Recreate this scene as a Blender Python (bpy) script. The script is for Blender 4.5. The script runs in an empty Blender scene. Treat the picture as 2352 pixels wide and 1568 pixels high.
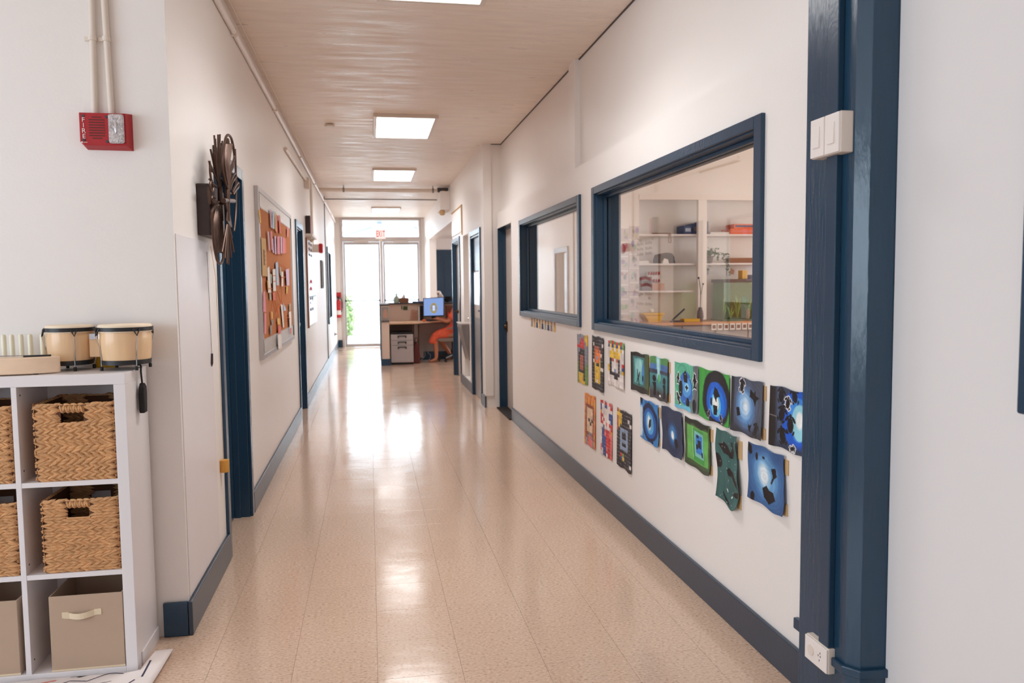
import bpy, bmesh, math, random
import numpy as np
from mathutils import Vector, Matrix

random.seed(7)
rng = np.random.default_rng(11)
SC = bpy.context.scene
COL = SC.collection

# ------------------------------------------------------------------ camera, sky, light, exposure
def cam_axes(yaw, pitch, roll):
    cy, sy = math.cos(yaw), math.sin(yaw)
    f = Vector((sy * math.cos(pitch), cy * math.cos(pitch), math.sin(pitch)))
    r = Vector((cy, -sy, 0.0))
    d = f.cross(r)
    cr, sr = math.cos(roll), math.sin(roll)
    return cr * r + sr * d, -sr * r + cr * d, f

cam_data = bpy.data.cameras.new('camera')
cam = bpy.data.objects.new('camera', cam_data)
COL.objects.link(cam)
_r, _d, _f = cam_axes(0.1762202, -0.07095279, 0.01100568)
_m = Matrix(((_r.x, -_d.x, -_f.x), (_r.y, -_d.y, -_f.y), (_r.z, -_d.z, -_f.z)))
cam.matrix_world = Matrix.Translation((0, 0, 1.4)) @ _m.to_4x4()
cam_data.sensor_width = 36.0
cam_data.lens = 27.98
cam_data.clip_start = 0.05
cam_data.clip_end = 300
cam_data.dof.use_dof = True
cam_data.dof.focus_distance = 3.4
cam_data.dof.aperture_fstop = 4.2
SC.camera = cam

world = bpy.data.worlds.new('overcast_sky')
SC.world = world
world.use_nodes = True
wb = world.node_tree.nodes['Background']
wb.inputs[0].default_value = (0.80, 0.90, 1.0, 1)
wb.inputs[1].default_value = 8.0

SC.view_settings.view_transform = 'Standard'
SC.view_settings.look = 'None'
SC.view_settings.gamma = 1.0
SC.view_settings.use_curve_mapping = False
SC.view_settings.exposure = 0.27
SC.cycles.max_bounces = 16
SC.cycles.diffuse_bounces = 12
SC.cycles.glossy_bounces = 6
PANEL = 5.5         # radiance of the ceiling panels' diffusers
PANEL_W = 13.0      # watts of each panel's prismatic downlight
PANEL_SPREAD = 140  # degrees

def area(name, loc, rot, sx, sy, power, col):
    l = bpy.data.lights.new(name, 'AREA')
    l.shape = 'RECTANGLE'
    l.size, l.size_y = sx, sy
    l.energy = power
    l.color = col
    o = bpy.data.objects.new(name, l)
    o.location = loc
    o.rotation_euler = rot
    COL.objects.link(o)
    return o
# daylight of the playroom windows behind the camera and of the classroom's outer windows
area('daylight_back_window', (-1.6, -3.85, 1.7), (math.radians(90), 0, 0), 4.4, 1.7, 8, (0.74, 0.87, 1.0))
area('daylight_left_window', (-4.35, 0.2, 1.7), (0, math.radians(-90), 0), 1.7, 4.4, 112, (0.72, 0.87, 1.0))
area('daylight_classroom_window', (7.3, 6.3, 1.8), (0, math.radians(90), 0), 1.6, 5.0, 105, (1.0, 0.96, 0.92))
area('daylight_reception_window', (4.4, 15.5, 1.6), (0, math.radians(90), 0), 1.4, 2.4, 46, (0.95, 0.95, 1.0))

# ------------------------------------------------------------------ materials
def lin(c):
    return c / 12.92 if c <= 0.04045 else ((c + 0.055) / 1.055) ** 2.4
def S(r, g, b):
    return (lin(r / 255), lin(g / 255), lin(b / 255), 1.0)

def mat(name, col, rough=0.5, metal=0.0, spec=0.5, var=0.0, vscale=6.0, stretch=(1, 1, 1),
        bump=0.0, bscale=60.0, bstretch=(1, 1, 1), coat=0.0, island=0.0, rvar=0.0, sub=0.0):
    m = bpy.data.materials.new(name)
    m.use_nodes = True
    nt = m.node_tree
    p = nt.nodes['Principled BSDF']
    p.inputs['Base Color'].default_value = col
    p.inputs['Roughness'].default_value = rough
    p.inputs['Metallic'].default_value = metal
    p.inputs['Specular IOR Level'].default_value = spec
    p.inputs['Coat Weight'].default_value = coat
    L = nt.links.new
    tc = nt.nodes.new('ShaderNodeTexCoord')
    def noise(scale, st, detail=4):
        mp = nt.nodes.new('ShaderNodeMapping')
        mp.inputs['Scale'].default_value = st
        L(tc.outputs['Object'], mp.inputs['Vector'])
        n = nt.nodes.new('ShaderNodeTexNoise')
        n.inputs['Scale'].default_value = scale
        n.inputs['Detail'].default_value = detail
        L(mp.outputs[0], n.inputs['Vector'])
        return n
    if var > 0 or island > 0:
        hsv = nt.nodes.new('ShaderNodeHueSaturation')
        hsv.inputs['Color'].default_value = col
        L(hsv.outputs[0], p.inputs['Base Color'])
        val = None
        if var > 0:
            n = noise(vscale, stretch)
            mr = nt.nodes.new('ShaderNodeMapRange')
            mr.inputs['From Min'].default_value = 0.3
            mr.inputs['From Max'].default_value = 0.7
            mr.inputs['To Min'].default_value = 1 - var
            mr.inputs['To Max'].default_value = 1 + var
            L(n.outputs['Fac'], mr.inputs['Value'])
            val = mr.outputs[0]
        if island > 0:
            g = nt.nodes.new('ShaderNodeNewGeometry')
            mr2 = nt.nodes.new('ShaderNodeMapRange')
            mr2.inputs['To Min'].default_value = 1 - island
            mr2.inputs['To Max'].default_value = 1 + island
            L(g.outputs['Random Per Island'], mr2.inputs['Value'])
            if val is not None:
                mu = nt.nodes.new('ShaderNodeMath')
                mu.operation = 'MULTIPLY'
                L(val, mu.inputs[0]); L(mr2.outputs[0], mu.inputs[1])
                val = mu.outputs[0]
            else:
                val = mr2.outputs[0]
        L(val, hsv.inputs['Value'])
    if rvar > 0:
        n = noise(vscale * 0.7, stretch)
        mr = nt.nodes.new('ShaderNodeMapRange')
        mr.inputs['From Min'].default_value = 0.3
        mr.inputs['From Max'].default_value = 0.7
        mr.inputs['To Min'].default_value = max(0.02, rough - rvar)
        mr.inputs['To Max'].default_value = min(1, rough + rvar)
        L(n.outputs['Fac'], mr.inputs['Value'])
        L(mr.outputs[0], p.inputs['Roughness'])
    if bump > 0:
        n = noise(bscale, bstretch)
        b = nt.nodes.new('ShaderNodeBump')
        b.inputs['Strength'].default_value = bump
        b.inputs['Distance'].default_value = 0.01
        L(n.outputs['Fac'], b.inputs['Height'])
        L(b.outputs[0], p.inputs['Normal'])
    return m

def emat(name, col, strength):
    m = bpy.data.materials.new(name)
    m.use_nodes = True
    p = m.node_tree.nodes['Principled BSDF']
    p.inputs['Base Color'].default_value = (0.02, 0.02, 0.02, 1)
    p.inputs['Roughness'].default_value = 0.4
    p.inputs['Emission Color'].default_value = col
    p.inputs['Emission Strength'].default_value = strength
    return m

def glassmat(name, tint=(1, 1, 1, 1), ior=1.5, rough=0.0):
    m = bpy.data.materials.new(name)
    m.use_nodes = True
    nt = m.node_tree
    nt.nodes.remove(nt.nodes['Principled BSDF'])
    out = nt.nodes['Material Output']
    mix = nt.nodes.new('ShaderNodeMixShader')
    tr = nt.nodes.new('ShaderNodeBsdfTransparent')
    tr.inputs[0].default_value = tint
    gl = nt.nodes.new('ShaderNodeBsdfGlossy')
    gl.inputs['Roughness'].default_value = rough
    fr = nt.nodes.new('ShaderNodeFresnel')
    # same reflectance from both sides of the pane
    gm = nt.nodes.new('ShaderNodeNewGeometry')
    mr = nt.nodes.new('ShaderNodeMapRange')
    mr.inputs['To Min'].default_value = ior
    mr.inputs['To Max'].default_value = 1.0 / ior
    nt.links.new(gm.outputs['Backfacing'], mr.inputs['Value'])
    nt.links.new(mr.outputs[0], fr.inputs['IOR'])
    nt.links.new(fr.outputs[0], mix.inputs[0])
    nt.links.new(tr.outputs[0], mix.inputs[1])
    nt.links.new(gl.outputs[0], mix.inputs[2])
    nt.links.new(mix.outputs[0], out.inputs['Surface'])
    return m

def vcolmat(name, rough=0.55, spec=0.4, bump=0.15, bscale=220):
    m = mat(name, (1, 1, 1, 1), rough=rough, spec=spec, bump=bump, bscale=bscale)
    nt = m.node_tree
    a = nt.nodes.new('ShaderNodeAttribute')
    a.attribute_name = 'Col'
    nt.links.new(a.outputs['Color'], nt.nodes['Principled BSDF'].inputs['Base Color'])
    return m

M = {}
M['wall'] = mat('cream_wall_paint', S(236, 232, 229), 0.42, spec=0.45, var=0.012, vscale=1.5, bump=0.05, bscale=90)
M['wall_room'] = mat('white_wall_paint', S(228, 227, 228), 0.5, spec=0.4, var=0.01, vscale=1.5, bump=0.04, bscale=90)
M['patch_white'] = mat('cool_white_patch', S(226, 222, 224), 0.35, var=0.01)
M['blue'] = mat('navy_gloss_paint', S(32, 62, 86), 0.26, spec=0.5, var=0.06, vscale=5, stretch=(1, 1, .3), bump=0.05, bscale=70)
M['blue_rough'] = mat('navy_gloss_paint_brushed', S(32, 64, 88), 0.22, spec=0.55, var=0.08, vscale=9, stretch=(1, 1, .25), bump=0.20, bscale=75, bstretch=(1, 1, .16), rvar=.05)
M['blue_base'] = mat('slate_blue_baseboard_paint', S(50, 64, 80), 0.30, spec=0.5, var=0.05, vscale=4, bump=0.05)
M['grey_door'] = mat('pale_grey_door_paint', S(196, 186, 178), 0.4, var=0.02)
M['ceil'] = mat('cream_ceiling_paint', S(240, 228, 216), 0.42, spec=0.6, var=0.05, vscale=4, stretch=(0.8, 4.5, 1), bump=0.40, bscale=34, bstretch=(0.35, 2.4, 1), rvar=0.16)  # streaks in the colour add painted sheen to the bump and roughness
M['grout'] = mat('dark_tile_joint', S(120, 95, 80), 0.7)
M['alu'] = mat('brushed_aluminium', S(190, 185, 184), 0.35, metal=0.75, var=0.03)
M['alu_paint'] = mat('pale_grey_frame', S(198, 188, 184), 0.35, metal=0.2)
M['chrome'] = mat('chrome', S(200, 200, 205), 0.15, metal=1.0)
M['steel'] = mat('stainless_steel', S(148, 142, 140), 0.3, metal=0.8, var=0.03, stretch=(1, 1, .1))
M['black'] = mat('black_plastic', S(28, 27, 30), 0.4)
M['blackmat'] = mat('black_matt', S(22, 20, 22), 0.75)
M['white'] = mat('white_laminate', S(226, 222, 224), 0.38, var=0.008)
M['white_pl'] = mat('white_plastic', S(235, 228, 224), 0.35)
M['ivory_pl'] = mat('ivory_plastic', S(225, 214, 203), 0.4)
M['red'] = mat('red_plastic', S(168, 22, 32), 0.4, var=0.04)
M['redmetal'] = mat('red_enamel', S(190, 30, 36), 0.3)
M['brass'] = mat('dark_brass', S(90, 66, 45), 0.35, metal=0.9)
M['bronze'] = mat('bronze_wire', S(88, 66, 56), 0.42, metal=0.6, var=0.15, vscale=30)
M['dkbrown'] = mat('dark_brown_wood', S(52, 34, 32), 0.4, var=0.15, vscale=10, stretch=(6, 6, .6))
M['palewood'] = mat('pale_rubberwood', S(228, 192, 150), 0.4, var=0.07, vscale=7, stretch=(6, 6, .5), coat=0.3)
M['lyrewood'] = mat('light_maple', S(236, 208, 180), 0.35, var=0.04, vscale=6, stretch=(.5, 6, 6), coat=0.3)
M['blockwood'] = mat('honey_wood', S(206, 148, 62), 0.5, var=0.08, vscale=30, stretch=(3, 3, .4))
M['deskwood'] = mat('desk_laminate', S(214, 178, 146), 0.4, var=0.04, vscale=5, stretch=(.5, 6, 6))
M['oak'] = mat('oak_counter', S(206, 150, 104), 0.45, var=0.08, vscale=5, stretch=(.5, 8, 8))
M['skin_drum'] = mat('drum_skin', S(238, 220, 194), 0.5, var=0.03)
M['cream_tube'] = mat('cream_plastic', S(232, 228, 206), 0.4)
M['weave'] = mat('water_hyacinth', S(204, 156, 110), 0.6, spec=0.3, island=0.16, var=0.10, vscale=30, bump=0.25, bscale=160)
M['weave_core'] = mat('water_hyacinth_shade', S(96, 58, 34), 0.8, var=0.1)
M['linen'] = mat('beige_canvas', S(184, 160, 140), 0.85, spec=0.1, var=0.02, bump=0.12, bscale=900)
M['strap'] = mat('cream_webbing', S(222, 204, 176), 0.8, spec=0.1, bump=0.1, bscale=700)
M['rug'] = mat('white_cotton_rug', S(232, 224, 222), 0.95, spec=0.05, bump=0.25, bscale=300)
M['rugline'] = mat('indigo_rug_yarn', S(78, 74, 92), 0.95, spec=0.05)
M['cork'] = mat('cork_board_surface', S(190, 126, 88), 0.85, spec=0.1, var=0.06, vscale=60, bump=0.2, bscale=200)
M['silver_paper'] = mat('silver_border_paper', S(205, 200, 194), 0.35, metal=0.35, var=0.1, vscale=25)
M['paper'] = mat('white_paper', S(232, 230, 228), 0.8, spec=0.1)
M['board'] = mat('whiteboard_enamel', S(238, 240, 244), 0.25)
M['mark_red'] = mat('red_marker', S(190, 40, 60), 0.7)
M['mark_blue'] = mat('blue_marker', S(50, 80, 150), 0.7)
M['mark_dk'] = mat('dark_marker', S(60, 64, 74), 0.7)
M['tan_card'] = mat('tan_cardboard', S(205, 172, 128), 0.8, spec=0.1)
M['desk_panel'] = mat('desk_panel_laminate', S(222, 202, 188), 0.5)
M['desk_grey'] = mat('grey_desk_panel', S(160, 146, 140), 0.6)
M['cab_grey'] = mat('grey_cabinet_enamel', S(176, 168, 168), 0.45)
M['dkgrey'] = mat('charcoal', S(70, 66, 68), 0.6)
M['chairgrey'] = mat('grey_upholstery', S(134, 122, 116), 0.85, spec=0.1)
M['dress'] = mat('coral_dress_cloth', S(226, 104, 78), 0.85, spec=0.1, var=0.10, vscale=22)
M['skin'] = mat('skin', S(190, 126, 96), 0.5, spec=0.3)
M['hair'] = mat('dark_hair', S(40, 30, 28), 0.5)
M['green'] = mat('green_leaf', S(162, 184, 130), 0.6, island=0.35, var=0.1)
M['dkgreen'] = mat('dark_green_leaf', S(62, 92, 52), 0.5, island=0.3)
M['water'] = glassmat('tank_glass', (0.82, 0.92, 0.74, 1), 1.4)
M['glass'] = glassmat('window_glass', (0.97, 0.98, 0.98, 1), 1.52)
M['lens'] = mat('strobe_lens', S(205, 198, 200), 0.08, spec=1.0, bump=1.0, bscale=160, var=0.35, vscale=110)
M['diffuser'] = emat('led_diffuser', (1.0, 0.985, 0.975, 1), PANEL)
M['screen'] = emat('monitor_screen', S(128, 158, 214), 0.85)
M['screen_gold'] = emat('screen_gold', S(176, 150, 44), 0.75)
M['screen_white'] = emat('screen_white', S(220, 220, 235), 0.9)
M['screen_dk'] = emat('screen_dark', S(60, 60, 90), 0.6)
M['pane_glow'] = emat('door_pane_glow', S(228, 238, 248), 0.95)  # emission put into the pane in place of brightness from behind it
M['exit_white'] = emat('exit_sign_face', S(250, 225, 218), 1.0)
M['exit_red'] = emat('exit_sign_letters', S(214, 40, 36), 0.9)
M['concrete'] = mat('pale_concrete', S(160, 158, 155), 0.9, var=0.05, vscale=2)
M['house'] = mat('white_siding', S(225, 230, 234), 0.8)
M['houseroof'] = mat('pale_blue_roof', S(176, 196, 214), 0.8)
M['art'] = vcolmat('poster_paint')
M['orange'] = mat('orange_plastic', S(232, 96, 36), 0.5)
M['yellow'] = mat('yellow_plastic', S(226, 180, 20), 0.5)
M['bluebox'] = mat('blue_card', S(44, 66, 118), 0.6, var=0.1)
M['mauve'] = mat('mauve_card', S(120, 108, 108), 0.7)
M['pinkcard'] = mat('pinkish_card', S(190, 150, 132), 0.7)
M['brown'] = mat('brown_card', S(132, 88, 66), 0.7)
M['dkred'] = mat('dark_red_cloth', S(96, 44, 40), 0.8)
M['rubber'] = mat('black_rubber', S(24, 24, 26), 0.6)
M['pink'] = mat('pink_paper', S(226, 150, 168), 0.8, island=0.1)
M['lilac'] = mat('lilac_paper', S(208, 188, 214), 0.8, island=0.1)
M['sky_paper'] = mat('pale_blue_paper', S(186, 202, 224), 0.8, island=0.1)
M['mint'] = mat('mint_paper', S(172, 190, 174), 0.8)
M['butter'] = mat('butter_paper', S(228, 190, 110), 0.8)
M['coral'] = mat('coral_paper', S(222, 124, 112), 0.8, island=0.1)
M['string'] = mat('orange_string', S(214, 120, 62), 0.8)
M['greycard'] = mat('grey_photo_card', S(150, 146, 142), 0.6)

def floor_material():
    m = bpy.data.materials.new('speckled_vinyl_tile')
    m.use_nodes = True
    nt = m.node_tree
    L = nt.links.new
    p = nt.nodes['Principled BSDF']
    geo = nt.nodes.new('ShaderNodeNewGeometry')
    oi = nt.nodes.new('ShaderNodeObjectInfo')
    def noise(scale, st, detail, src=None):
        mp = nt.nodes.new('ShaderNodeMapping')
        mp.inputs['Scale'].default_value = st
        L(geo.outputs['Position'], mp.inputs['Vector'])
        n = nt.nodes.new('ShaderNodeTexNoise')
        n.inputs['Scale'].default_value = scale
        n.inputs['Detail'].default_value = detail
        n.inputs['Roughness'].default_value = 0.65
        L(mp.outputs[0], n.inputs['Vector'])
        return n
    n1 = noise(75, (1.0, 1.6, 1), 3)
    cr = nt.nodes.new('ShaderNodeValToRGB')
    e = cr.color_ramp.elements
    e[0].position, e[0].color = 0.30, S(158, 130, 110)
    e[1].position, e[1].color = 0.72, S(230, 206, 188)
    a = e.new(0.42); a.color = S(202, 174, 152)
    b = e.new(0.58); b.color = S(211, 184, 163)
    L(n1.outputs['Fac'], cr.inputs[0])
    add = nt.nodes.new('ShaderNodeMath'); add.operation = 'ADD'
    L(oi.outputs['Random'], add.inputs[0]); L(geo.outputs['Random Per Island'], add.inputs[1])
    fr = nt.nodes.new('ShaderNodeMath'); fr.operation = 'FRACT'
    L(add.outputs[0], fr.inputs[0])
    mr = nt.nodes.new('ShaderNodeMapRange')
    mr.inputs['To Min'].default_value = 0.985
    mr.inputs['To Max'].default_value = 1.015
    L(fr.outputs[0], mr.inputs['Value'])
    hsv = nt.nodes.new('ShaderNodeHueSaturation')
    L(cr.outputs[0], hsv.inputs['Color']); L(mr.outputs[0], hsv.inputs['Value'])
    L(hsv.outputs[0], p.inputs['Base Color'])
    n3 = noise(3.0, (1, 1.0, 1), 3)
    mr2 = nt.nodes.new('ShaderNodeMapRange')
    mr2.inputs['From Min'].default_value = 0.3
    mr2.inputs['From Max'].default_value = 0.7
    mr2.inputs['To Min'].default_value = 0.11
    mr2.inputs['To Max'].default_value = 0.19
    L(n3.outputs['Fac'], mr2.inputs['Value'])
    L(mr2.outputs[0], p.inputs['Roughness'])
    n2 = noise(5.0, (1, 1.2, 1), 2)
    bp = nt.nodes.new('ShaderNodeBump')
    bp.inputs['Strength'].default_value = 0.05
    bp.inputs['Distance'].default_value = 0.02
    L(n2.outputs['Fac'], bp.inputs['Height'])
    L(bp.outputs[0], p.inputs['Normal'])
    p.inputs['Specular IOR Level'].default_value = 0.62
    return m
M['floor'] = floor_material()

# ------------------------------------------------------------------ builders
WL = {}
class MB:
    def __init__(s):
        s.v, s.f = [], []
    def add(s, vs, fs):
        o = len(s.v)
        s.v += [tuple(map(float, q)) for q in vs]
        s.f += [tuple(i + o for i in f) for f in fs]
        return s
    def box(s, x0, x1, y0, y1, z0, z1):
        x0, x1 = min(x0, x1), max(x0, x1); y0, y1 = min(y0, y1), max(y0, y1); z0, z1 = min(z0, z1), max(z0, z1)
        return s.add([(x0, y0, z0), (x1, y0, z0), (x1, y1, z0), (x0, y1, z0), (x0, y0, z1), (x1, y0, z1), (x1, y1, z1), (x0, y1, z1)],
                     [(0, 3, 2, 1), (4, 5, 6, 7), (0, 1, 5, 4), (1, 2, 6, 5), (2, 3, 7, 6), (3, 0, 4, 7)])
    def prism(s, poly, plane, d0, d1):
        n = len(poly)
        def P(a, b, d):
            return {'xy': (a, b, d), 'xz': (a, d, b), 'yz': (d, a, b)}[plane]
        vs = [P(a, b, d0) for a, b in poly] + [P(a, b, d1) for a, b in poly]
        fs = [tuple(range(n))[::-1], tuple(range(n, 2 * n))] + [(i, (i + 1) % n, n + (i + 1) % n, n + i) for i in range(n)]
        return s.add(vs, fs)
    def tube(s, pts, r, n=8, closed=False):
        pts = [Vector(p) for p in pts]
        k = len(pts)
        rs = r if isinstance(r, (list, tuple)) else [r] * k
        t0 = (pts[1] - pts[0]).normalized()
        up = Vector((0, 0, 1)) if abs(t0.z) < 0.9 else Vector((1, 0, 0))
        nrm = t0.cross(up).normalized()
        vs, fs = [], []
        for i, p in enumerate(pts):
            if closed:
                t = (pts[(i + 1) % k] - pts[i - 1]).normalized()
            else:
                t = (pts[min(i + 1, k - 1)] - pts[max(i - 1, 0)]).normalized()
            nrm = (nrm - t * nrm.dot(t))
            if nrm.length < 1e-6:
                nrm = t.orthogonal()
            nrm.normalize()
            b = t.cross(nrm)
            for j in range(n):
                a = 2 * math.pi * j / n
                vs.append(p + (nrm * math.cos(a) + b * math.sin(a)) * rs[i])
        m = k if closed else k - 1
        for i in range(m):
            for j in range(n):
                i2 = (i + 1) % k
                fs.append((i * n + j, i * n + (j + 1) % n, i2 * n + (j + 1) % n, i2 * n + j))
        if not closed:
            fs.append(tuple(range(n))[::-1]); fs.append(tuple(range((k - 1) * n, k * n)))
        return s.add(vs, fs)
    def lathe(s, prof, c=(0, 0, 0), n=24, axis='z'):
        vs, fs = [], []
        for r, h in prof:
            for j in range(n):
                a = 2 * math.pi * j / n
                x, y = r * math.cos(a), r * math.sin(a)
                q = {'z': (x, y, h), 'y': (x, h, y), 'x': (h, x, y)}[axis]
                vs.append((c[0] + q[0], c[1] + q[1], c[2] + q[2]))
        k = len(prof)
        for i in range(k - 1):
            for j in range(n):
                fs.append((i * n + j, i * n + (j + 1) % n, (i + 1) * n + (j + 1) % n, (i + 1) * n + j))
        fs.append(tuple(range(n))[::-1]); fs.append(tuple(range((k - 1) * n, k * n)))
        return s.add(vs, fs)
    def ball(s, c, rx, ry=None, rz=None, n=12, m=8):
        ry = rx if ry is None else ry; rz = rx if rz is None else rz
        vs = [(c[0], c[1], c[2] - rz)]
        for i in range(1, m):
            t = -math.pi / 2 + math.pi * i / m
            for j in range(n):
                a = 2 * math.pi * j / n
                vs.append((c[0] + rx * math.cos(t) * math.cos(a), c[1] + ry * math.cos(t) * math.sin(a), c[2] + rz * math.sin(t)))
        vs.append((c[0], c[1], c[2] + rz))
        fs = [(0, 1 + (j + 1) % n, 1 + j) for j in range(n)]
        for i in range(m - 2):
            for j in range(n):
                a, b = 1 + i * n, 1 + (i + 1) * n
                fs.append((a + j, a + (j + 1) % n, b + (j + 1) % n, b + j))
        l = len(vs) - 1; a = 1 + (m - 2) * n
        fs += [(a + j, a + (j + 1) % n, l) for j in range(n)]
        return s.add(vs, fs)
    def quad(s, a, b, c, d):
        return s.add([a, b, c, d], [(0, 1, 2, 3)])
    def build(s, name, m, parent=None, bevel=0.0, smooth=False, seg=2, origin=None, recalc=True):
        me = bpy.data.meshes.new(name)
        vs = np.array(s.v, float)
        if parent is not None:
            org = np.array(WL[parent.name])
        elif origin is not None:
            org = np.array(origin, float)
        else:
            lo, hi = vs.min(0), vs.max(0)
            org = np.array([(lo[0] + hi[0]) / 2, (lo[1] + hi[1]) / 2, lo[2]])
        me.from_pydata([tuple(q) for q in (vs - org)], [], s.f)
        if recalc:
            bm = bmesh.new(); bm.from_mesh(me)
            bmesh.ops.recalc_face_normals(bm, faces=bm.faces)
            bm.to_mesh(me); bm.free()
        me.update()
        if smooth:
            me.polygons.foreach_set('use_smooth', [True] * len(me.polygons))
            me.set_sharp_from_angle(angle=math.radians(42))
        me.materials.append(m)
        o = bpy.data.objects.new(name, me)
        COL.objects.link(o)
        if parent is not None:
            o.parent = parent
        else:
            o.location = org
        WL[o.name] = tuple(org)
        if bevel > 0:
            b = o.modifiers.new('bevel', 'BEVEL')
            b.width = bevel; b.segments = seg; b.limit_method = 'ANGLE'; b.angle_limit = math.radians(40)
            b.harden_normals = False
        return o

def tag(o, label, cat, group=None):
    o['label'] = label; o['category'] = cat
    if group: o['group'] = group
    return o
def thing(name, label, cat, loc, group=None):
    o = bpy.data.objects.new(name, None)
    o.empty_display_size = 0.05
    COL.objects.link(o)
    o.location = loc
    WL[o.name] = tuple(loc)
    return tag(o, label, cat, group)
def struct(o):
    o['kind'] = 'structure'
    return o
def sempty(name, loc):
    o = bpy.data.objects.new(name, None)
    o.empty_display_size = 0.05
    COL.objects.link(o)
    o.location = loc
    WL[o.name] = tuple(loc)
    o['kind'] = 'structure'
    return o
def dup(root, loc, label=None, group=None):
    r = root.copy(); COL.objects.link(r); r.location = loc
    WL[r.name] = tuple(loc)
    if label: r['label'] = label
    if group: r['group'] = group
    for ch in list(root.children):
        c = ch.copy(); COL.objects.link(c); c.parent = r; c.matrix_parent_inverse = ch.matrix_parent_inverse.copy()
        for g in list(ch.children):
            d = g.copy(); COL.objects.link(d); d.parent = c
    return r
def text_mb(txt, size, bold=0.0):
    cu = bpy.data.curves.new('lettering', 'FONT')
    cu.body = txt; cu.size = size; cu.align_x = 'CENTER'; cu.align_y = 'CENTER'
    cu.extrude = size * 0.02; cu.offset = size * bold
    tmp = bpy.data.objects.new('lettering', cu)
    COL.objects.link(tmp)
    dg = bpy.context.evaluated_depsgraph_get()
    me = bpy.data.meshes.new_from_object(tmp.evaluated_get(dg))
    vs = [tuple(v.co) for v in me.vertices]; fs = [tuple(p.vertices) for p in me.polygons]
    bpy.data.objects.remove(tmp); bpy.data.meshes.remove(me); bpy.data.curves.remove(cu)
    return vs, fs
# ================================================================== the setting
H = 2.98
def wallx(mb, xa, xb, y0, y1, z0, z1, ops=()):
    y = y0
    for (a, b, c, d) in sorted(ops):
        if a > y: mb.box(xa, xb, y, a, z0, z1)
        if c > z0: mb.box(xa, xb, a, b, z0, c)
        if d < z1: mb.box(xa, xb, a, b, d, z1)
        y = b
    if y < y1: mb.box(xa, xb, y, y1, z0, z1)
def wally(mb, ya, yb, x0, x1, z0, z1, ops=()):
    x = x0
    for (a, b, c, d) in sorted(ops):
        if a > x: mb.box(x, a, ya, yb, z0, z1)
        if c > z0: mb.box(a, b, ya, yb, z0, c)
        if d < z1: mb.box(a, b, ya, yb, d, z1)
        x = b
    if x < x1: mb.box(x, x1, ya, yb, z0, z1)

# floor: slab, the 300 tiles that show largest, and the rest of the tile field
m = MB(); m.box(-4.6, 7.6, -4.1, 18.98, -0.12, -0.0035)
floor = struct(m.build('floor', M['grout'], origin=(0, 0, 0)))
T = 0.3048; X0 = -0.0025; Y0 = 3.40
_P = cam.matrix_world.inverted()
def px(p):
    q = _P @ Vector(p)
    if q.z > -0.1: return None
    f = cam_data.lens / 36 * 2352
    return (1176 + f * q.x / -q.z, 784 - f * q.y / -q.z)
tiles = []
field = MB()
g = 0.0004
def tile_geo(mb, x, y):
    a = T / 2 - g; c = a - 0.0004
    mb.add([(x - a, y - a, -.0035), (x + a, y - a, -.0035), (x + a, y + a, -.0035), (x - a, y + a, -.0035),
            (x - a, y - a, -.0004), (x + a, y - a, -.0004), (x + a, y + a, -.0004), (x - a, y + a, -.0004),
            (x - c, y - c, 0), (x + c, y - c, 0), (x + c, y + c, 0), (x - c, y + c, 0)],
           [(0, 1, 5, 4), (1, 2, 6, 5), (2, 3, 7, 6), (3, 0, 4, 7), (4, 5, 9, 8), (5, 6, 10, 9), (6, 7, 11, 10), (7, 4, 8, 11), (8, 9, 10, 11)])
for i in range(-15, 25):
    for j in range(-25, 51):
        x = X0 + (i + .5) * T; y = Y0 + (j + .5) * T
        room = (-4.55 < x < 1.6 and y < 3.5) or (-1.05 < x < 1.7 and 3.3 < y < 18.9) or (x >= 1.5 and 2.3 < y < 10.1) or (x > 1.2 and 12.4 < y < 18.9 and x < 4.6)
        if not room: continue
        q = px((x, y, 0))
        vis = q is not None and -60 < q[0] < 2412 and q[1] < 1650 and y > 1.5 and -1.0 < x < 1.55 and not (x < -0.8 and y > 3.45)
        if vis: tiles.append((y, x))
        else: tile_geo(field, x, y)
tiles.sort()
proto = None
for k, (y, x) in enumerate(tiles):
    if k >= 300:
        tile_geo(field, x, y); continue
    if proto is None:
        tm = MB(); tile_geo(tm, 0, 0)
        proto = tm.build('tile', M['floor'], parent=floor, recalc=False)
        t = proto
    else:
        t = proto.copy(); COL.objects.link(t); t.parent = floor
    t.location = (x, y, 0)
    t.rotation_euler = (random.uniform(-.0005, .0005), random.uniform(-.0005, .0005), 0)
tf = field.build('tile_field', M['floor'], parent=floor, recalc=False)
tf['kind'] = 'stuff'

# ceiling
m = MB(); m.box(-4.6, 1.66, -4.1, 18.98, H, H + .12)
struct(m.build('ceiling', M['ceil'], origin=(0, 0, H)))
m = MB(); m.box(1.60, 7.6, 2.1, 10.6, 3.3, 3.4)
struct(m.build('ceiling_classroom', M['ceil'], origin=(0, 0, 3.3)))
m = MB(); m.box(1.44, 4.6, 12.45, 18.8, 2.5, 2.6)
struct(m.build('ceiling_reception', M['wall'], origin=(0, 0, 2.5)))
m = MB(); m.box(-0.75, 1.29, 14.79, 14.82, H - .012, H)
struct(m.build('trim_5', M['dkgrey']))

m = MB(); m.box(1.486, 1.494, 3.0, 8.965, H - .007, H); m.box(1.30, 1.49, 8.962, 8.97, H - .007, H)  # dark strips standing in for the shadow line under the ceiling edge
struct(m.build('shadow_line_strip', M['dkbrown']))
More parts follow.
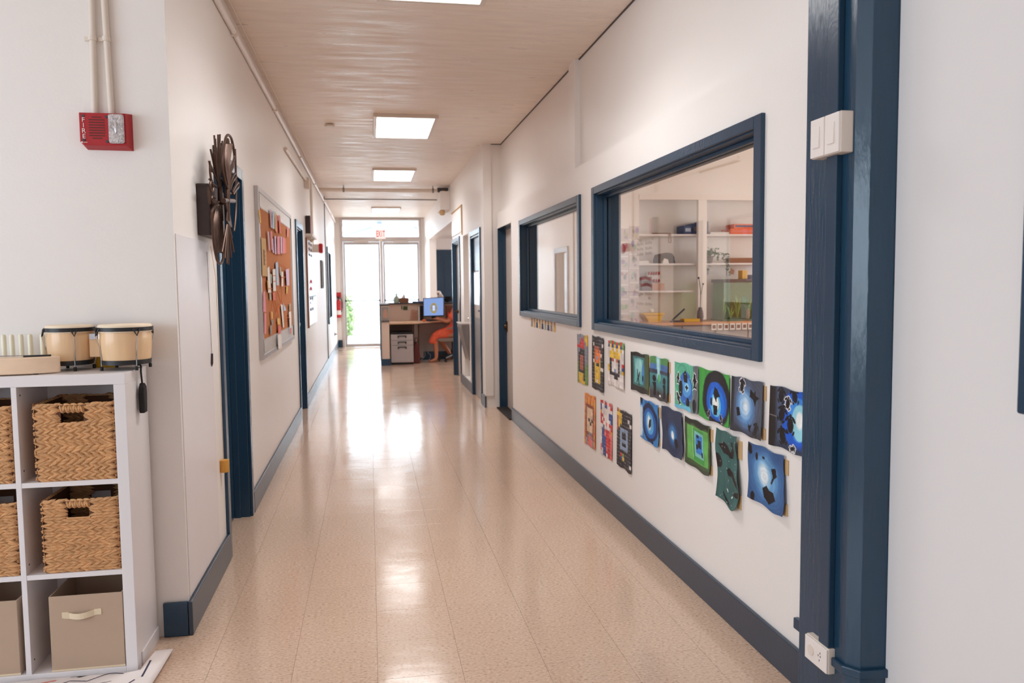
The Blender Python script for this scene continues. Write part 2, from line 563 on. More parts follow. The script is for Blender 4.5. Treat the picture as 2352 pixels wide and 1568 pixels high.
# walls
D1 = (4.26, 5.02, 0, 2.045); D2 = (8.68, 9.42, 0, 2.05); W3 = (14.92, 15.95, 0.80, 2.06)
m = MB(); wallx(m, -0.90, -0.75, 3.475, 18.8, 0, H, [D1, D2, W3])
struct(m.build('wall_left', M['wall'], origin=(0, 0, 0)))
m = MB(); m.box(-4.6, -0.75, 3.325, 3.475, 0, H)
struct(m.build('wall_front', M['wall'], origin=(0, 0, 0)))
W1 = (2.80, 4.96, 1.145, 1.975); W2 = (5.375, 7.505, 1.145, 1.970); D3 = (8.05, 8.93, 0, 2.05)
m = MB(); wallx(m, 1.437, 1.60, 2.375, 8.93, 0, 2.21, [W1, W2, D3])
struct(m.build('wall_right', M['wall'], origin=(0, 0, 0)))
m = MB(); m.box(1.494, 1.65, 2.07, 8.97, 2.21, 3.3)
struct(m.build('wall_right_upper', M['wall'], origin=(0, 0, 0)))
m = MB(); m.box(1.456, 1.494, 5.55, 5.72, 2.21, H)
struct(m.build('trim_2', M['wall']))
m = MB(); wallx(m, 1.29, 1.44, 8.97, 12.45, 0, H, [(9.30, 10.12, 0, 2.02), (10.44, 11.03, 0.131, 2.08), (11.45, 12.37, 0, 2.05)])
m.box(1.29, 1.44, 12.45, 17.3, 2.40, H); m.box(1.29, 1.44, 17.3, 18.8, 0, H)
m.box(1.44, 1.65, 8.97, 9.12, 0, 3.3)
m.box(1.425, 1.44, 10.40, 11.07, 0, 2.12)
struct(m.build('wall_right_far', M['wall'], origin=(0, 0, 0)))
m = MB(); m.box(1.283, 1.376, 8.955, 8.97, 0.135, H)
struct(m.build('trim_3', M['wall']))
m = MB(); wally(m, 18.8, 18.95, -1.0, 4.6, 0, 3.1, [(-.63, 1.215, 0, 2.97)])
struct(m.build('wall_far', M['wall'], origin=(0, 0, 0)))
m = MB(); wallx(m, 1.49, 1.65, -4.1, 2.07, 0, H, [(-0.6, 1.52, 1.14, 1.82)])
struct(m.build('wall_room_right', M['wall_room'], origin=(0, 0, 0)))
m = MB(); m.box(-4.6, 1.65, -4.1, -4.0, 0, H)
struct(m.build('wall_back', M['wall_room'], origin=(0, 0, 0)))
m = MB(); m.box(-4.6, -4.5, -4.0, 3.325, 0, H)
struct(m.build('wall_room_left', M['wall_room'], origin=(0, 0, 0)))
# classroom behind the windows
m = MB(); m.box(1.60, 3.48, 10.0, 10.15, 0, 3.3); struct(m.build('wall_classroom_end', M['wall'], origin=(0, 0, 0)))
m = MB(); m.box(3.48, 7.6, 10.0, 10.06, 2.56, 3.3)
struct(m.build('wall_classroom_header', M['wall'], origin=(3.48, 10, 2.56)))
m = MB(); m.box(3.48, 7.6, 10.42, 10.55, 0, 3.3)
struct(m.build('wall_classroom_alcove', M['wall'], origin=(3.48, 10.42, 0)))
m = MB(); m.box(3.42, 3.48, 10.15, 10.42, 0, 3.3)
struct(m.build('wall_classroom_alcove_side', M['wall'], origin=(3.45, 10.2, 0)))
m = MB(); m.box(7.5, 7.6, 2.1, 10.5, 0, 3.3); m.box(1.65, 7.5, 2.1, 2.2, 0, 3.3)
struct(m.build('wall_classroom_outer', M['wall'], origin=(0, 0, 0)))
m = MB(); m.box(3.48, 7.5, 9.985, 10.06, 2.49, 2.56)
struct(m.build('trim_4', M['white_pl']))
m = MB(); m.box(4.30, 4.42, 10.0, 10.06, 0.91, 2.49)
struct(m.build('trim_6', M['wall']))
# reception room
m = MB(); m.box(4.5, 4.6, 12.45, 18.8, 0, 2.6); m.box(1.44, 4.6, 12.45, 12.6, 0, 2.6)
struct(m.build('wall_reception', M['wall'], origin=(0, 0, 0)))
# dark vertical joint and box trim on the far left wall
m = MB(); m.box(-0.75, -0.738, 14.42, 14.47, 0, H)
struct(m.build('trim_7', M['dkgrey']))

# blue corner post with its gloss brush marks
m = MB()
m.prism([(1.437, 2.375), (1.385, 2.375), (1.385, 2.115), (1.412, 2.078), (1.492, 2.072), (1.60, 2.072), (1.60, 2.375)], 'xy', 0, H)
struct(m.build('trim_1', M['blue_rough'], origin=(1.385, 2.2, 0), bevel=.002))

# baseboards
BH = .133
def bb(name, boxes, mt='blue_base', bev=.004):
    m = MB()
    for b in boxes: m.box(*b)
    struct(m.build(name, M[mt], bevel=bev))
bb('baseboard_left', [(-.75, -.733, 3.31, 4.225, 0, .14)])
bb('baseboard_front', [(-.845, -.751, 3.308, 3.325, 0, .14)], 'blue')
bb('baseboard_left_middle', [(-.75, -.733, 5.085, 8.615, 0, BH)])
bb('baseboard_left_far', [(-.75, -.733, 9.485, 18.79, 0, BH)])
bb('baseboard_right', [(1.420, 1.437, 2.376, 8.05, 0, BH)])
bb('baseboard_right_far', [(1.274, 1.29, 8.955, 9.23, 0, BH), (1.274, 1.29, 10.19, 11.38, 0, BH)])
bb('baseboard_far', [(-.733, -.64, 18.78, 18.8, 0, .17), (1.225, 1.55, 18.78, 18.8, 0, .15)], 'blue')
bb('baseboard_room_right', [(1.474, 1.49, -4, 2.06, 0, BH)])

# ------------------------------------------------------------------ doors along the corridor
def side_door(name, face, sgn, o, depth, lx, mats, casing=.06, proud=.016, leaf_detail=None, thresh=False):
    """face: x of the wall face, sgn: direction into the wall, o: opening, lx: x of the leaf's face"""
    y0, y1, _, zt = o
    d = sempty(name, (face, (y0 + y1) / 2, 0))
    jm, cm, lm = mats
    def X(t): return face + sgn * t
    m = MB()
    m.box(X(0), X(depth), y0, y0 + .02, 0, zt); m.box(X(0), X(depth), y1 - .02, y1, 0, zt); m.box(X(0), X(depth), y0 + .02, y1 - .02, zt - .02, zt)
    s = abs(lx - face)
    m.box(X(s - .035), X(s), y0 + .02, y0 + .035, 0, zt - .02); m.box(X(s - .035), X(s), y1 - .035, y1 - .02, 0, zt - .02); m.box(X(s - .035), X(s), y0 + .035, y1 - .035, zt - .035, zt - .02)
    m.build('jamb', M[jm], d, bevel=.002)
    if casing:
        m = MB()
        m.box(X(-proud), X(0), y0 - casing, y0 + .006, 0, zt + casing); m.box(X(-proud), X(0), y1 - .006, y1 + casing, 0, zt + casing)
        m.box(X(-proud), X(0), y0 + .006, y1 - .006, zt - .006, zt + casing)
        m.build('casing', M[cm], d, bevel=.003)
    m = MB(); m.box(X(s), X(s + .04), y0 + .022, y1 - .022, .008, zt - .022)
    lf = m.build('leaf', M[lm], d, bevel=.002)
    return d, lf, X, s
d1, lf, X, s = side_door('door_1', -.75, -1, D1, .15, -.838, ('blue', 'blue', 'blue'))
m = MB(); m.lathe([(.012, 0), (.012, .03), (.026, .04), (.028, .055), (.015, .066)], (-.838, 4.36, 1.0), 14, 'x'); m.build('knob', M['chrome'], d1, smooth=True)
d2, lf, X, s = side_door('door_2', -.75, -1, D2, .15, -.805, ('blue', 'blue', 'blue'))
m = MB(); m.lathe([(.012, 0), (.012, .03), (.026, .04), (.028, .055), (.015, .066)], (-.805, 8.80, 1.0), 14, 'x'); m.build('knob', M['chrome'], d2, smooth=True)
# right: cream-cased door with a pale leaf
d3, lf, X, s = side_door('door_3', 1.437, 1, D3, .16, 1.527, ('blue', 'wall', 'grey_door'), casing=0)
m = MB(); m.box(1.43, 1.60, 8.05, 8.93, 2.032, 2.052); m.build('head_jamb', M['wall'], d3)
m = MB(); m.box(1.515, 1.528, 8.845, 8.89, .87, .99); m.lathe([(.024, 0), (.028, .012), (.026, .03), (.012, .036)], (1.49, 8.86, .93), 14, 'x'); m.build('lock', M['brass'], d3, bevel=.002)
m = MB(); m.box(1.40, 1.53, 8.07, 8.91, 0, .012); m.build('threshold', M['blackmat'], d3)
m = MB(); m.box(1.519, 1.527, 8.09, 8.30, .03, .28); m.build('kick_plate', M['steel'], d3)
# right far: blue frame, glossy leaf with a tall window
D4 = (9.30, 10.12, 0, 2.02)
d4, lf, X, s = side_door('door_4', 1.29, 1, D4, .15, 1.312, ('blue', 'blue', 'grey_door'), casing=.055)
m = MB(); m.box(1.306, 1.313, 9.34, 10.08, 1.58, 1.99); m.build('upper_panel', M['blue'], d4)
m = MB(); m.box(1.305, 1.313, 9.42, 10.02, 1.16, 1.56); m.build('pane', M['pane_glow'], d4)
m = MB(); m.box(1.276, 1.310, 9.37, 9.48, 1.085, 1.105); m.box(1.30, 1.312, 9.37, 9.43, 1.02, 1.14); m.build('lever_handle', M['black'], d4, bevel=.002)
m = MB(); m.box(1.306, 1.313, 9.34, 10.08, .03, 1.0); m.build('kick_plate', M['steel'], d4)
D5 = (11.45, 12.37, 0, 2.05)
d5, lf, X, s = side_door('door_5', 1.29, 1, D5, .15, 1.345, ('blue', 'blue', 'grey_door'), casing=.055)
m = MB(); m.lathe([(.012, 0), (.012, .03), (.026, .04), (.028, .055), (.015, .066)], (1.28, 12.2, 1.0), 14, 'x'); m.build('knob', M['brass'], d5, smooth=True)
# blue door on the reception's far wall
d7 = sempty('door_7', (1.98, 18.8, 0))
m = MB(); m.box(1.55, 1.63, 18.77, 18.8, 0, 2.24); m.box(2.40, 2.48, 18.77, 18.8, 0, 2.24); m.box(1.63, 2.40, 18.77, 18.8, 2.14, 2.24); m.build('casing', M['blue'], d7, bevel=.003)
m = MB(); m.box(1.63, 2.40, 18.785, 18.8, 0, 2.14); m.build('leaf', M['blue'], d7)
m = MB(); m.box(1.74, 2.29, 18.778, 18.786, .2, .95); m.box(1.74, 2.29, 18.778, 18.786, 1.1, 2.0); m.build('raised_panel', M['blue'], d7, bevel=.006)

# ------------------------------------------------------------------ windows of the right wall
def side_window(name, o, xg, fw=.055, rail=.042):
    y0, y1, z0, z1 = o
    w = sempty(name, (1.437, (y0 + y1) / 2, z0))
    m = MB()
    a = .012
    for (ya, yb, za, zb) in ((y0 - fw, y0 + .004, z0 - rail, z1 + rail), (y1 - .004, y1 + fw, z0 - rail, z1 + rail), (y0 + .004, y1 - .004, z1 - .004, z1 + rail), (y0 + .004, y1 - .004, z0 - rail, z0 + .004)):
        m.box(1.420, 1.437 + a, ya, yb, za, zb)
    m.build('casing', M['blue'], w, bevel=.004)
    m = MB(); t = .012
    m.box(1.437, 1.60, y0, y0 + t, z0, z1); m.box(1.437, 1.60, y1 - t, y1, z0, z1); m.box(1.437, 1.60, y0 + t, y1 - t, z1 - t, z1); m.box(1.437, 1.60, y0 + t, y1 - t, z0, z0 + t)
    b = .018
    for (xa, xb) in ((xg - .022, xg - .003), (xg + .006, xg + .022)):
        m.box(xa, xb, y0 + t, y0 + t + b, z0 + t, z1 - t); m.box(xa, xb, y1 - t - b, y1 - t, z0 + t, z1 - t)
        m.box(xa, xb, y0 + t + b, y1 - t - b, z0 + t, z0 + t + b); m.box(xa, xb, y0 + t + b, y1 - t - b, z1 - t - b, z1 - t)
    m.build('reveal', M['blue'], w, bevel=.002)
    m = MB(); m.box(xg, xg + .004, y0 + t, y1 - t, z0 + t, z1 - t)
    m.build('pane', M['glass'], w)
    return w
side_window('window_1', W1, 1.505)
side_window('window_2', W2, 1.505)
# left far window with a blue frame
w3 = sempty('window_3', (-.75, 15.4, .8))
m = MB()
for (a, b, c, d) in ((14.86, 14.95, .72, 2.13), (15.92, 16.01, .72, 2.13), (14.95, 15.92, 2.03, 2.13), (14.95, 15.92, .72, .83)):
    m.box(-.76, -.725, a, b, c, d)
m.build('casing', M['blue'], w3, bevel=.003)
m = MB(); m.box(-.83, -.826, 14.92, 15.95, .8, 2.06); m.build('pane', M['glass'], w3)
m = MB(); m.box(-.90, -.895, 14.92, 15.95, .8, 2.06); m.build('blind', M['white_pl'], w3)
# blue framed window of the near right wall, only its edge in view
w4 = sempty('window_4', (1.49, .46, 1.14))
m = MB()
for (a, b, c, d) in ((-.66, -.58, 1.09, 1.87), (1.515, 1.595, 1.09, 1.87), (-.58, 1.515, 1.80, 1.87), (-.58, 1.515, 1.09, 1.15)):
    m.box(1.468, 1.50, a, b, c, d)
m.build('casing', M['blue'], w4, bevel=.006)
m = MB(); m.box(1.53, 1.535, -.6, 1.52, 1.14, 1.82); m.build('pane', M['glass'], w4)
m = MB(); m.box(1.60, 1.61, -.6, 1.52, 1.14, 1.82); m.build('blind', M['white_pl'], w4)

# ------------------------------------------------------------------ glazed entry doors
e = sempty('door_6', (.29, 18.8, 0))
m = MB()
m.box(-.63, -.575, 18.76, 18.86, 0, 2.97); m.box(1.16, 1.215, 18.76, 18.86, 0, 2.97)
m.box(-.575, 1.16, 18.76, 18.86, 2.43, 2.54); m.box(-.575, 1.16, 18.76, 18.86, 2.92, 2.97)
m.box(.265, .325, 18.77, 18.85, 0, 2.43)
m.build('frame', M['alu_paint'], e, bevel=.003)
for (xa, xb) in ((-.575, .265), (.325, 1.16)):
    m = MB()
    m.box(xa + .004, xa + .045, 18.785, 18.83, .005, 2.425); m.box(xb - .045, xb - .004, 18.785, 18.83, .005, 2.425)
    m.box(xa + .045, xb - .045, 18.785, 18.83, .005, .075); m.box(xa + .045, xb - .045, 18.785, 18.83, 2.36, 2.425)
    lf = m.build('leaf', M['alu'], e, bevel=.002)
    m = MB(); m.box(xa + .04, xb - .04, 18.805, 18.811, .07, 2.365); m.build('pane', M['glass'], lf)
    m = MB(); m.tube([(xa + .05, 18.765, 1.075), (xb - .05, 18.765, 1.075)], .011, 8); m.box(xa + .02, xa + .05, 18.755, 18.79, 1.05, 1.10); m.box(xb - .05, xb - .02, 18.755, 18.79, 1.05, 1.10)
    m.build('push_bar', M['dkgrey'], lf)
    m = MB(); m.box(xa + .25, xa + .58, 18.70, 18.76, 2.40, 2.46); m.box(xa + .05, xa + .30, 18.71, 18.73, 2.385, 2.40)
    m.build('door_closer', M['alu_paint'], lf, bevel=.004)
m = MB(); m.box(-.575, 1.16, 18.80, 18.806, 2.54, 2.92); m.build('transom_pane', M['glass'], e)
# ================================================================== ceiling lights and building services
def ceiling_light(y0, y1, label):
    x0, x1 = .075, .668
    t = thing('ceiling_light', label, 'light', (.375, (y0 + y1) / 2, H), 'flat ceiling lights along the corridor')
    m = MB(); b = .03; z0, z1 = H - .03, H
    m.box(x0, x0 + b, y0, y1, z0, z1); m.box(x1 - b, x1, y0, y1, z0, z1); m.box(x0 + b, x1 - b, y0, y0 + b, z0, z1); m.box(x0 + b, x1 - b, y1 - b, y1, z0, z1)
    m.box(x0 + b, x1 - b, y0 + b, y1 - b, z1 - .012, z1)
    m.build('frame', M['ivory_pl'], t, bevel=.002)
    m = MB(); m.box(x0 + b, x1 - b, y0 + b, y1 - b, z0 + .004, z0 + .010)
    m.build('diffuser', M['diffuser'], t)
    l = bpy.data.lights.new('panel_light', 'AREA'); l.shape = 'RECTANGLE'; l.size = x1 - x0 - 2 * b - .01; l.size_y = y1 - y0 - 2 * b - .01
    l.energy = PANEL_W; l.color = (1.0, 0.985, 0.97); l.spread = math.radians(PANEL_SPREAD)
    lo = bpy.data.objects.new('panel_light', l); COL.objects.link(lo); lo.parent = t; lo.location = (0, 0, -.0275)
ceiling_light(3.40, 4.52, 'flat white ceiling light nearest the camera, cut by the top of the picture')
ceiling_light(7.52, 8.60, 'flat white ceiling light, second along the corridor, over the small blue window')
ceiling_light(10.94, 12.06, 'flat white ceiling light, third along the corridor, just before the cross pipe')
ceiling_light(16.25, 17.37, 'flat white ceiling light, last along the corridor, just before the glass entry doors')

m = MB(); m.lathe([(.05, 0), (.05, .018), (.03, .028)], (-.344, 8.06, H - .03), 20)
tag(m.build('smoke_detector', M['ivory_pl'], smooth=True), 'small cream disc on the ceiling left of the second light', 'detector')

# conduits running along the left wall and ceiling
t = thing('wall_conduit', 'cream conduit running along the top of the left wall under the ceiling', 'conduit', (-.735, 11, 2.87))
m = MB(); m.tube([(-.733, 3.48, 2.868), (-.733, 18.79, 2.868)], .0165, 10); m.build('tube', M['white_pl'], t, smooth=True)
for y in (4.9, 6.9, 9.3, 11.7, 14.1, 16.5):
    m = MB(); m.box(-.752, -.712, y - .012, y + .012, 2.845, 2.892); m.build('strap', M['ivory_pl'], t, bevel=.003)
m = MB(); m.tube([(-.722, 3.48, H - .007), (-.722, 12.2, H - .007)], .006, 6)
tag(m.build('ceiling_cable', M['ivory_pl']), 'thin cream cable along the ceiling edge above the wall conduit', 'cable')
t = thing('branch_conduit', 'short cream conduit sloping along the left wall into a square box', 'conduit', (-.735, 9, 2.68))
m = MB(); m.tube([(-.732, 7.72, 2.68), (-.732, 10.06, 2.70)], .017, 10); m.build('tube', M['ivory_pl'], t, smooth=True)
m = MB(); m.box(-.75, -.69, 10.06, 10.20, 2.60, 2.73); m.build('junction_box', M['ivory_pl'], t, bevel=.004)
m = MB(); m.tube([(-.735, 11.05, 2.84), (-.735, 11.05, 1.97)], .016, 8)
tag(m.build('alarm_conduit', M['ivory_pl'], smooth=True), 'vertical cream conduit dropping to the red alarm on the left wall', 'conduit')
t = thing('wall_alarm', 'beige box with red strobe sticking out of the left wall over the whiteboard', 'alarm', (-.75, 11.05, 1.86))
m = MB(); m.box(-.75, -.655, 10.99, 11.11, 1.865, 1.97); m.build('back_box', M['ivory_pl'], t, bevel=.004)
m = MB(); m.box(-.655, -.60, 10.98, 11.12, 1.855, 1.98); m.build('strobe', M['redmetal'], t, bevel=.015)

# pipe across the ceiling with its box
t = thing('ceiling_pipe', 'cream pipe crossing the corridor under the ceiling', 'pipe', (.2, 12.8, 2.9))
m = MB(); m.tube([(-.75, 12.8, 2.905), (1.21, 12.8, 2.905)], .028, 12); m.build('tube', M['ivory_pl'], t, smooth=True)
for x in (-.36, 1.03):
    m = MB(); m.tube([(x, 12.8, 2.905 - .03), (x, 12.8, H)], .008, 6); m.lathe([(.036, -.014), (.036, .014)], (x, 12.8, 2.905), 14, 'x'); m.build('hanger', M['steel'], t)
m = MB(); m.box(1.10, 1.17, 12.76, 12.84, 2.88, 2.95); m.box(1.17, 1.27, 12.75, 12.85, 2.905, 2.95); m.build('coupling', M['dkgrey'], t, bevel=.006)
m = MB(); m.box(1.135, 1.288, 12.70, 13.3, 2.60, 2.89)
tag(m.build('duct_box', M['wall'], bevel=.004), 'cream box hanging in the corner at the right end of the ceiling pipe', 'box')
m = MB(); m.lathe([(.03, 0), (.045, .02), (.045, .06), (.03, .08)], (1.17, 12.78, 2.52), 14)
tag(m.build('motion_sensor', M['tan_card'], smooth=True), 'small tan sensor hanging under the cream corner box', 'sensor')
m = MB(); m.tube([(1.284, 12.44, 2.51), (1.284, 11.06, 2.51), (1.284, 11.06, 2.10)], .010, 8)
tag(m.build('corner_raceway', M['tan_card']), 'thin tan raceway bent over the door by the reception', 'raceway')
m = MB(); m.box(1.278, 1.29, 11.15, 12.40, 2.15, 2.49)
tag(m.build('white_notice_panel', M['white_pl'], bevel=.002), 'blank white panel over the farthest right-hand door', 'panel')

# fire alarm and its two conduits on the near left wall
t = thing('fire_alarm', 'red fire alarm with clear strobe lens on the near left wall', 'alarm', (-.96, 3.325, 1.93))
FY = 3.282
m = MB()
m.add([(-1.060, FY, 1.956), (-1.047, FY, 1.944), (-.896, FY, 1.944), (-.896, FY, 2.064), (-1.060, FY, 2.064),
       (-1.060, 3.325, 1.952), (-1.047, 3.325, 1.932), (-.882, 3.325, 1.930), (-.882, 3.325, 2.070), (-1.060, 3.325, 2.070)],
      [(0, 1, 2, 3, 4), (9, 8, 7, 6, 5), (0, 5, 6, 1), (1, 6, 7, 2), (2, 7, 8, 3), (3, 8, 9, 4), (4, 9, 5, 0)])
m.build('body', M['red'], t, bevel=.002)
for i in range(9):
    w = .055 if 0 < i < 8 else .034
    z = 1.968 + i * .0098
    m = MB(); m.box(-1.026 + (.055 - w) / 2, -1.026 + (.055 + w) / 2, FY - .0012, FY + .002, z, z + .0036); m.build('louver', M['dkred'], t)
m = MB(); m.box(-.956, -.900, FY - .016, FY + .002, 1.950, 2.060); m.build('strobe_lens', M['lens'], t, bevel=.011, seg=3)
m = MB(); m.ball((-.927, FY - .0165, 2.008), .006, .003, .024, 10, 6); m.build('flash_tube', M['chrome'], t, smooth=True)
for (x, z) in ((-1.046, 2.052), (-1.046, 1.962), (-.964, 1.958), (-.964, 2.050)):
    m = MB(); m.lathe([(.005, 0), (.005, .004)], (x, FY - .003, z), 10, 'y'); m.build('screw', M['dkgrey'], t)
for i, ch in enumerate('FIRE'):
    vs, fs = text_mb(ch, .024)
    m = MB(); m.add([(-1.045 + v[0], FY - .0012 - v[2], 2.037 - i * .0205 + v[1]) for v in vs], fs)
    m.build('letter', M['white_pl'], t)
m = MB(); m.box(-1.056, -1.050, FY - .0012, FY + .002, 1.9515, 1.9565); m.build('maker_emblem', M['white_pl'], t)
m = MB(); m.box(-1.048, -1.034, FY - .0012, FY + .002, 1.9532, 1.9548); m.build('maker_name', M['white_pl'], t)
def conduit(x0, x1, label):
    t = thing('alarm_feed_conduit', label, 'conduit', (x1, 3.31, 2.06), 'conduits feeding the fire alarm')
    m = MB(); m.tube([(x0, 3.307, H), (x1, 3.311, 2.05)], .0118, 12); m.build('tube', M['ivory_pl'], t, smooth=True)
    xs = x0 + (x1 - x0) * (H - 2.345) / (H - 2.05)
    m = MB(); m.box(xs - .03, xs + .012, 3.312, 3.325, 2.338, 2.352); m.lathe([(.0145, -.008), (.0145, .008)], (xs, 3.307, 2.345), 14); m.build('strap', M['ivory_pl'], t)
conduit(-.995, -1.013, 'left white conduit rising from the red fire alarm')
conduit(-.968, -.953, 'right white conduit rising from the red fire alarm')

# light switches, socket and raceways on the blue post
t = thing('switch_box', 'white surface box with two light switches on the blue post', 'switch', (1.385, 2.2, 1.77))
m = MB(); m.box(1.345, 1.386, 2.122, 2.275, 1.772, 1.89); m.build('box', M['ivory_pl'], t, bevel=.003)
for y in (2.124, 2.201):
    m = MB(); m.box(1.339, 1.346, y, y + .072, 1.774, 1.888); pl = m.build('plate', M['white_pl'], t, bevel=.002)
    m = MB(); m.prism([(1.339, 1.800), (1.3345, 1.802), (1.337, 1.862), (1.339, 1.864)], 'xz', y + .020, y + .054); m.build('rocker', M['white_pl'], pl)
t = thing('wall_socket', 'white surface socket box low on the blue post', 'socket', (1.385, 2.23, .19))
m = MB(); m.box(1.362, 1.386, 2.165, 2.29, .192, .272); m.build('box', M['ivory_pl'], t, bevel=.003)
m = MB(); m.box(1.356, 1.363, 2.166, 2.289, .194, .270); pl = m.build('plate', M['white_pl'], t, bevel=.002)
m = MB(); m.lathe([(.017, 0), (.017, .004)], (1.353, 2.252, .232), 18, 'x'); m.build('cover_disc', M['ivory_pl'], pl)
m = MB()
for (dy, dz) in ((-.006, .006), (.006, .006), (0, -.008), (-.004, .016)): m.box(1.3555, 1.357, 2.205 + dy - .0015, 2.205 + dy + .0015, .228 + dz - .003, .228 + dz + .003)
m.build('slot', M['black'], pl)
m = MB(); m.box(1.364, 1.385, 2.172, 2.226, 1.888, H)
tag(m.build('post_raceway', M['blue'], bevel=.003), 'navy painted raceway on the post above the switches', 'raceway')
m = MB(); m.box(1.364, 1.385, 2.172, 2.226, .272, 1.773)
tag(m.build('post_raceway', M['blue'], bevel=.003), 'navy painted raceway on the post between switches and socket', 'raceway')
m = MB()
m.prism([(1.385, 2.166), (1.371, 2.166), (1.371, 2.108), (1.404, 2.064), (1.494, 2.058), (1.494, 2.072), (1.412, 2.078), (1.385, 2.115)], 'xy', .222, .248)
tag(m.build('corner_cable_cover', M['blue'], bevel=.003), 'navy cable cover wrapping the post corner beside the socket', 'raceway')
m = MB(); m.box(1.418, 1.437, 2.376, 2.47, .205, .243)
tag(m.build('stub_cable_cover', M['blue'], bevel=.003), 'short navy cable cover on the wall left of the socket', 'raceway')
# ================================================================== cube shelf and what stands in it
SX1 = -.866; SY0 = 3.023; SY1 = 3.300
cell = .317; dv = .018; side = .040
xs = []
x = SX1 - side
for k in range(3):
    xs.append((x - cell, x)); x -= cell + (dv if k < 2 else 0)
SX0 = x - side
t = thing('cube_shelf', 'white cube shelf unit holding baskets and bins on the left', 'shelf', ((SX0 + SX1) / 2, (SY0 + SY1) / 2, 0))
m = MB(); m.box(SX1 - side, SX1, SY0, SY1, .0, 1.062); m.build('side_panel', M['white'], t, bevel=.0015)
m = MB(); m.box(SX0, SX0 + side, SY0, SY1, .0, 1.062); m.build('side_panel', M['white'], t, bevel=.0015)
m = MB(); m.box(SX0, SX1, SY0, SY1, 1.062, 1.101); m.build('top_panel', M['white'], t, bevel=.0015)
m = MB(); m.box(SX0 + side, SX1 - side, SY0, SY1, 0, .026); m.build('bottom_panel', M['white'], t, bevel=.0015)
for k in range(2):
    a = xs[k][0]
    m = MB(); m.box(a - dv, a, SY0 + .001, SY1, .026, 1.062); d = m.build('divider', M['white'], t, bevel=.001)
    for z in (.07, .42, .76, 1.03):
        m = MB(); m.lathe([(.0035, 0), (.0035, .001)], (a, SY0 + .028, z), 8, 'x'); m.build('peg_hole', M['dkgrey'], d)
ZS = [.026, .388, .721]
for z in ZS[1:]:
    for (a, b) in xs:
        m = MB(); m.box(a, b, SY0 + .002, SY1, z - .018, z); m.build('shelf_board', M['white'], t, bevel=.001)
m = MB(); m.box(SX0 + side, SX1 - side, SY1 - .006, SY1, .026, 1.062); m.build('back_panel', M['white'], t)
m = MB(); m.box(SX1, SX1 + .006, SY0 + .05, SY1, 0, .055); m.build('base_strip', M['white'], t, bevel=.002)

def leaf(mb, C, u, v, n, L, h, th, ang):
    ca, sa = math.cos(ang), math.sin(ang)
    a = u * ca + v * sa; b = v * ca - u * sa
    P = lambda s, q, r: C + a * s + b * q + n * r
    vs = [P(-L / 2, 0, 0), P(-L * .3, h * .42, 0), P(L * .18, h * .5, 0), P(L / 2, 0, 0), P(L * .18, -h * .5, 0), P(-L * .3, -h * .42, 0),
          P(-L * .28, 0, th * .8), P(0, h * .22, th), P(L * .25, 0, th * .8), P(0, -h * .22, th)]
    mb.add(vs, [(0, 1, 6), (1, 2, 7, 6), (2, 8, 7), (2, 3, 8), (3, 4, 8), (4, 9, 8), (4, 5, 6, 9), (5, 0, 6), (6, 7, 8, 9)])
def weave_face(mb, O, u, v, n, w, h, hole=None, rows=12, steep=.42, jit=.1, Lf=1.9):
    rh = h / rows
    pitch = .0265
    for r in range(rows):
        zc = (r + .5) * rh
        ph = random.uniform(0, pitch)
        flip = 1 if (random.random() < .85) else -1
        for half in (-1, 1):
            k = 0
            s = -pitch + ph
            while s < w + pitch * .4:
                L = pitch * Lf * random.uniform(.9, 1.15)
                cu = min(max(s, L * .40), w - L * .40)
                cv = zc + half * rh * .25
                s += pitch
                if hole and hole[2] - .004 < cv < hole[3] + .035:
                    hl = L * .42
                    if hole[0] - hl < cu <= hole[0]: cu = hole[0] - hl
                    elif hole[1] <= cu < hole[1] + hl: cu = hole[1] + hl
                if hole and hole[0] - .002 < cu < hole[1] + .002 and hole[2] - .004 < cv < hole[3] + .035: continue
                ang = half * flip * (steep + random.uniform(-jit, jit))
                leaf(mb, O + u * cu + v * cv + n * random.uniform(0, .0015), u, v, n, L, rh * .62, .0065, ang)
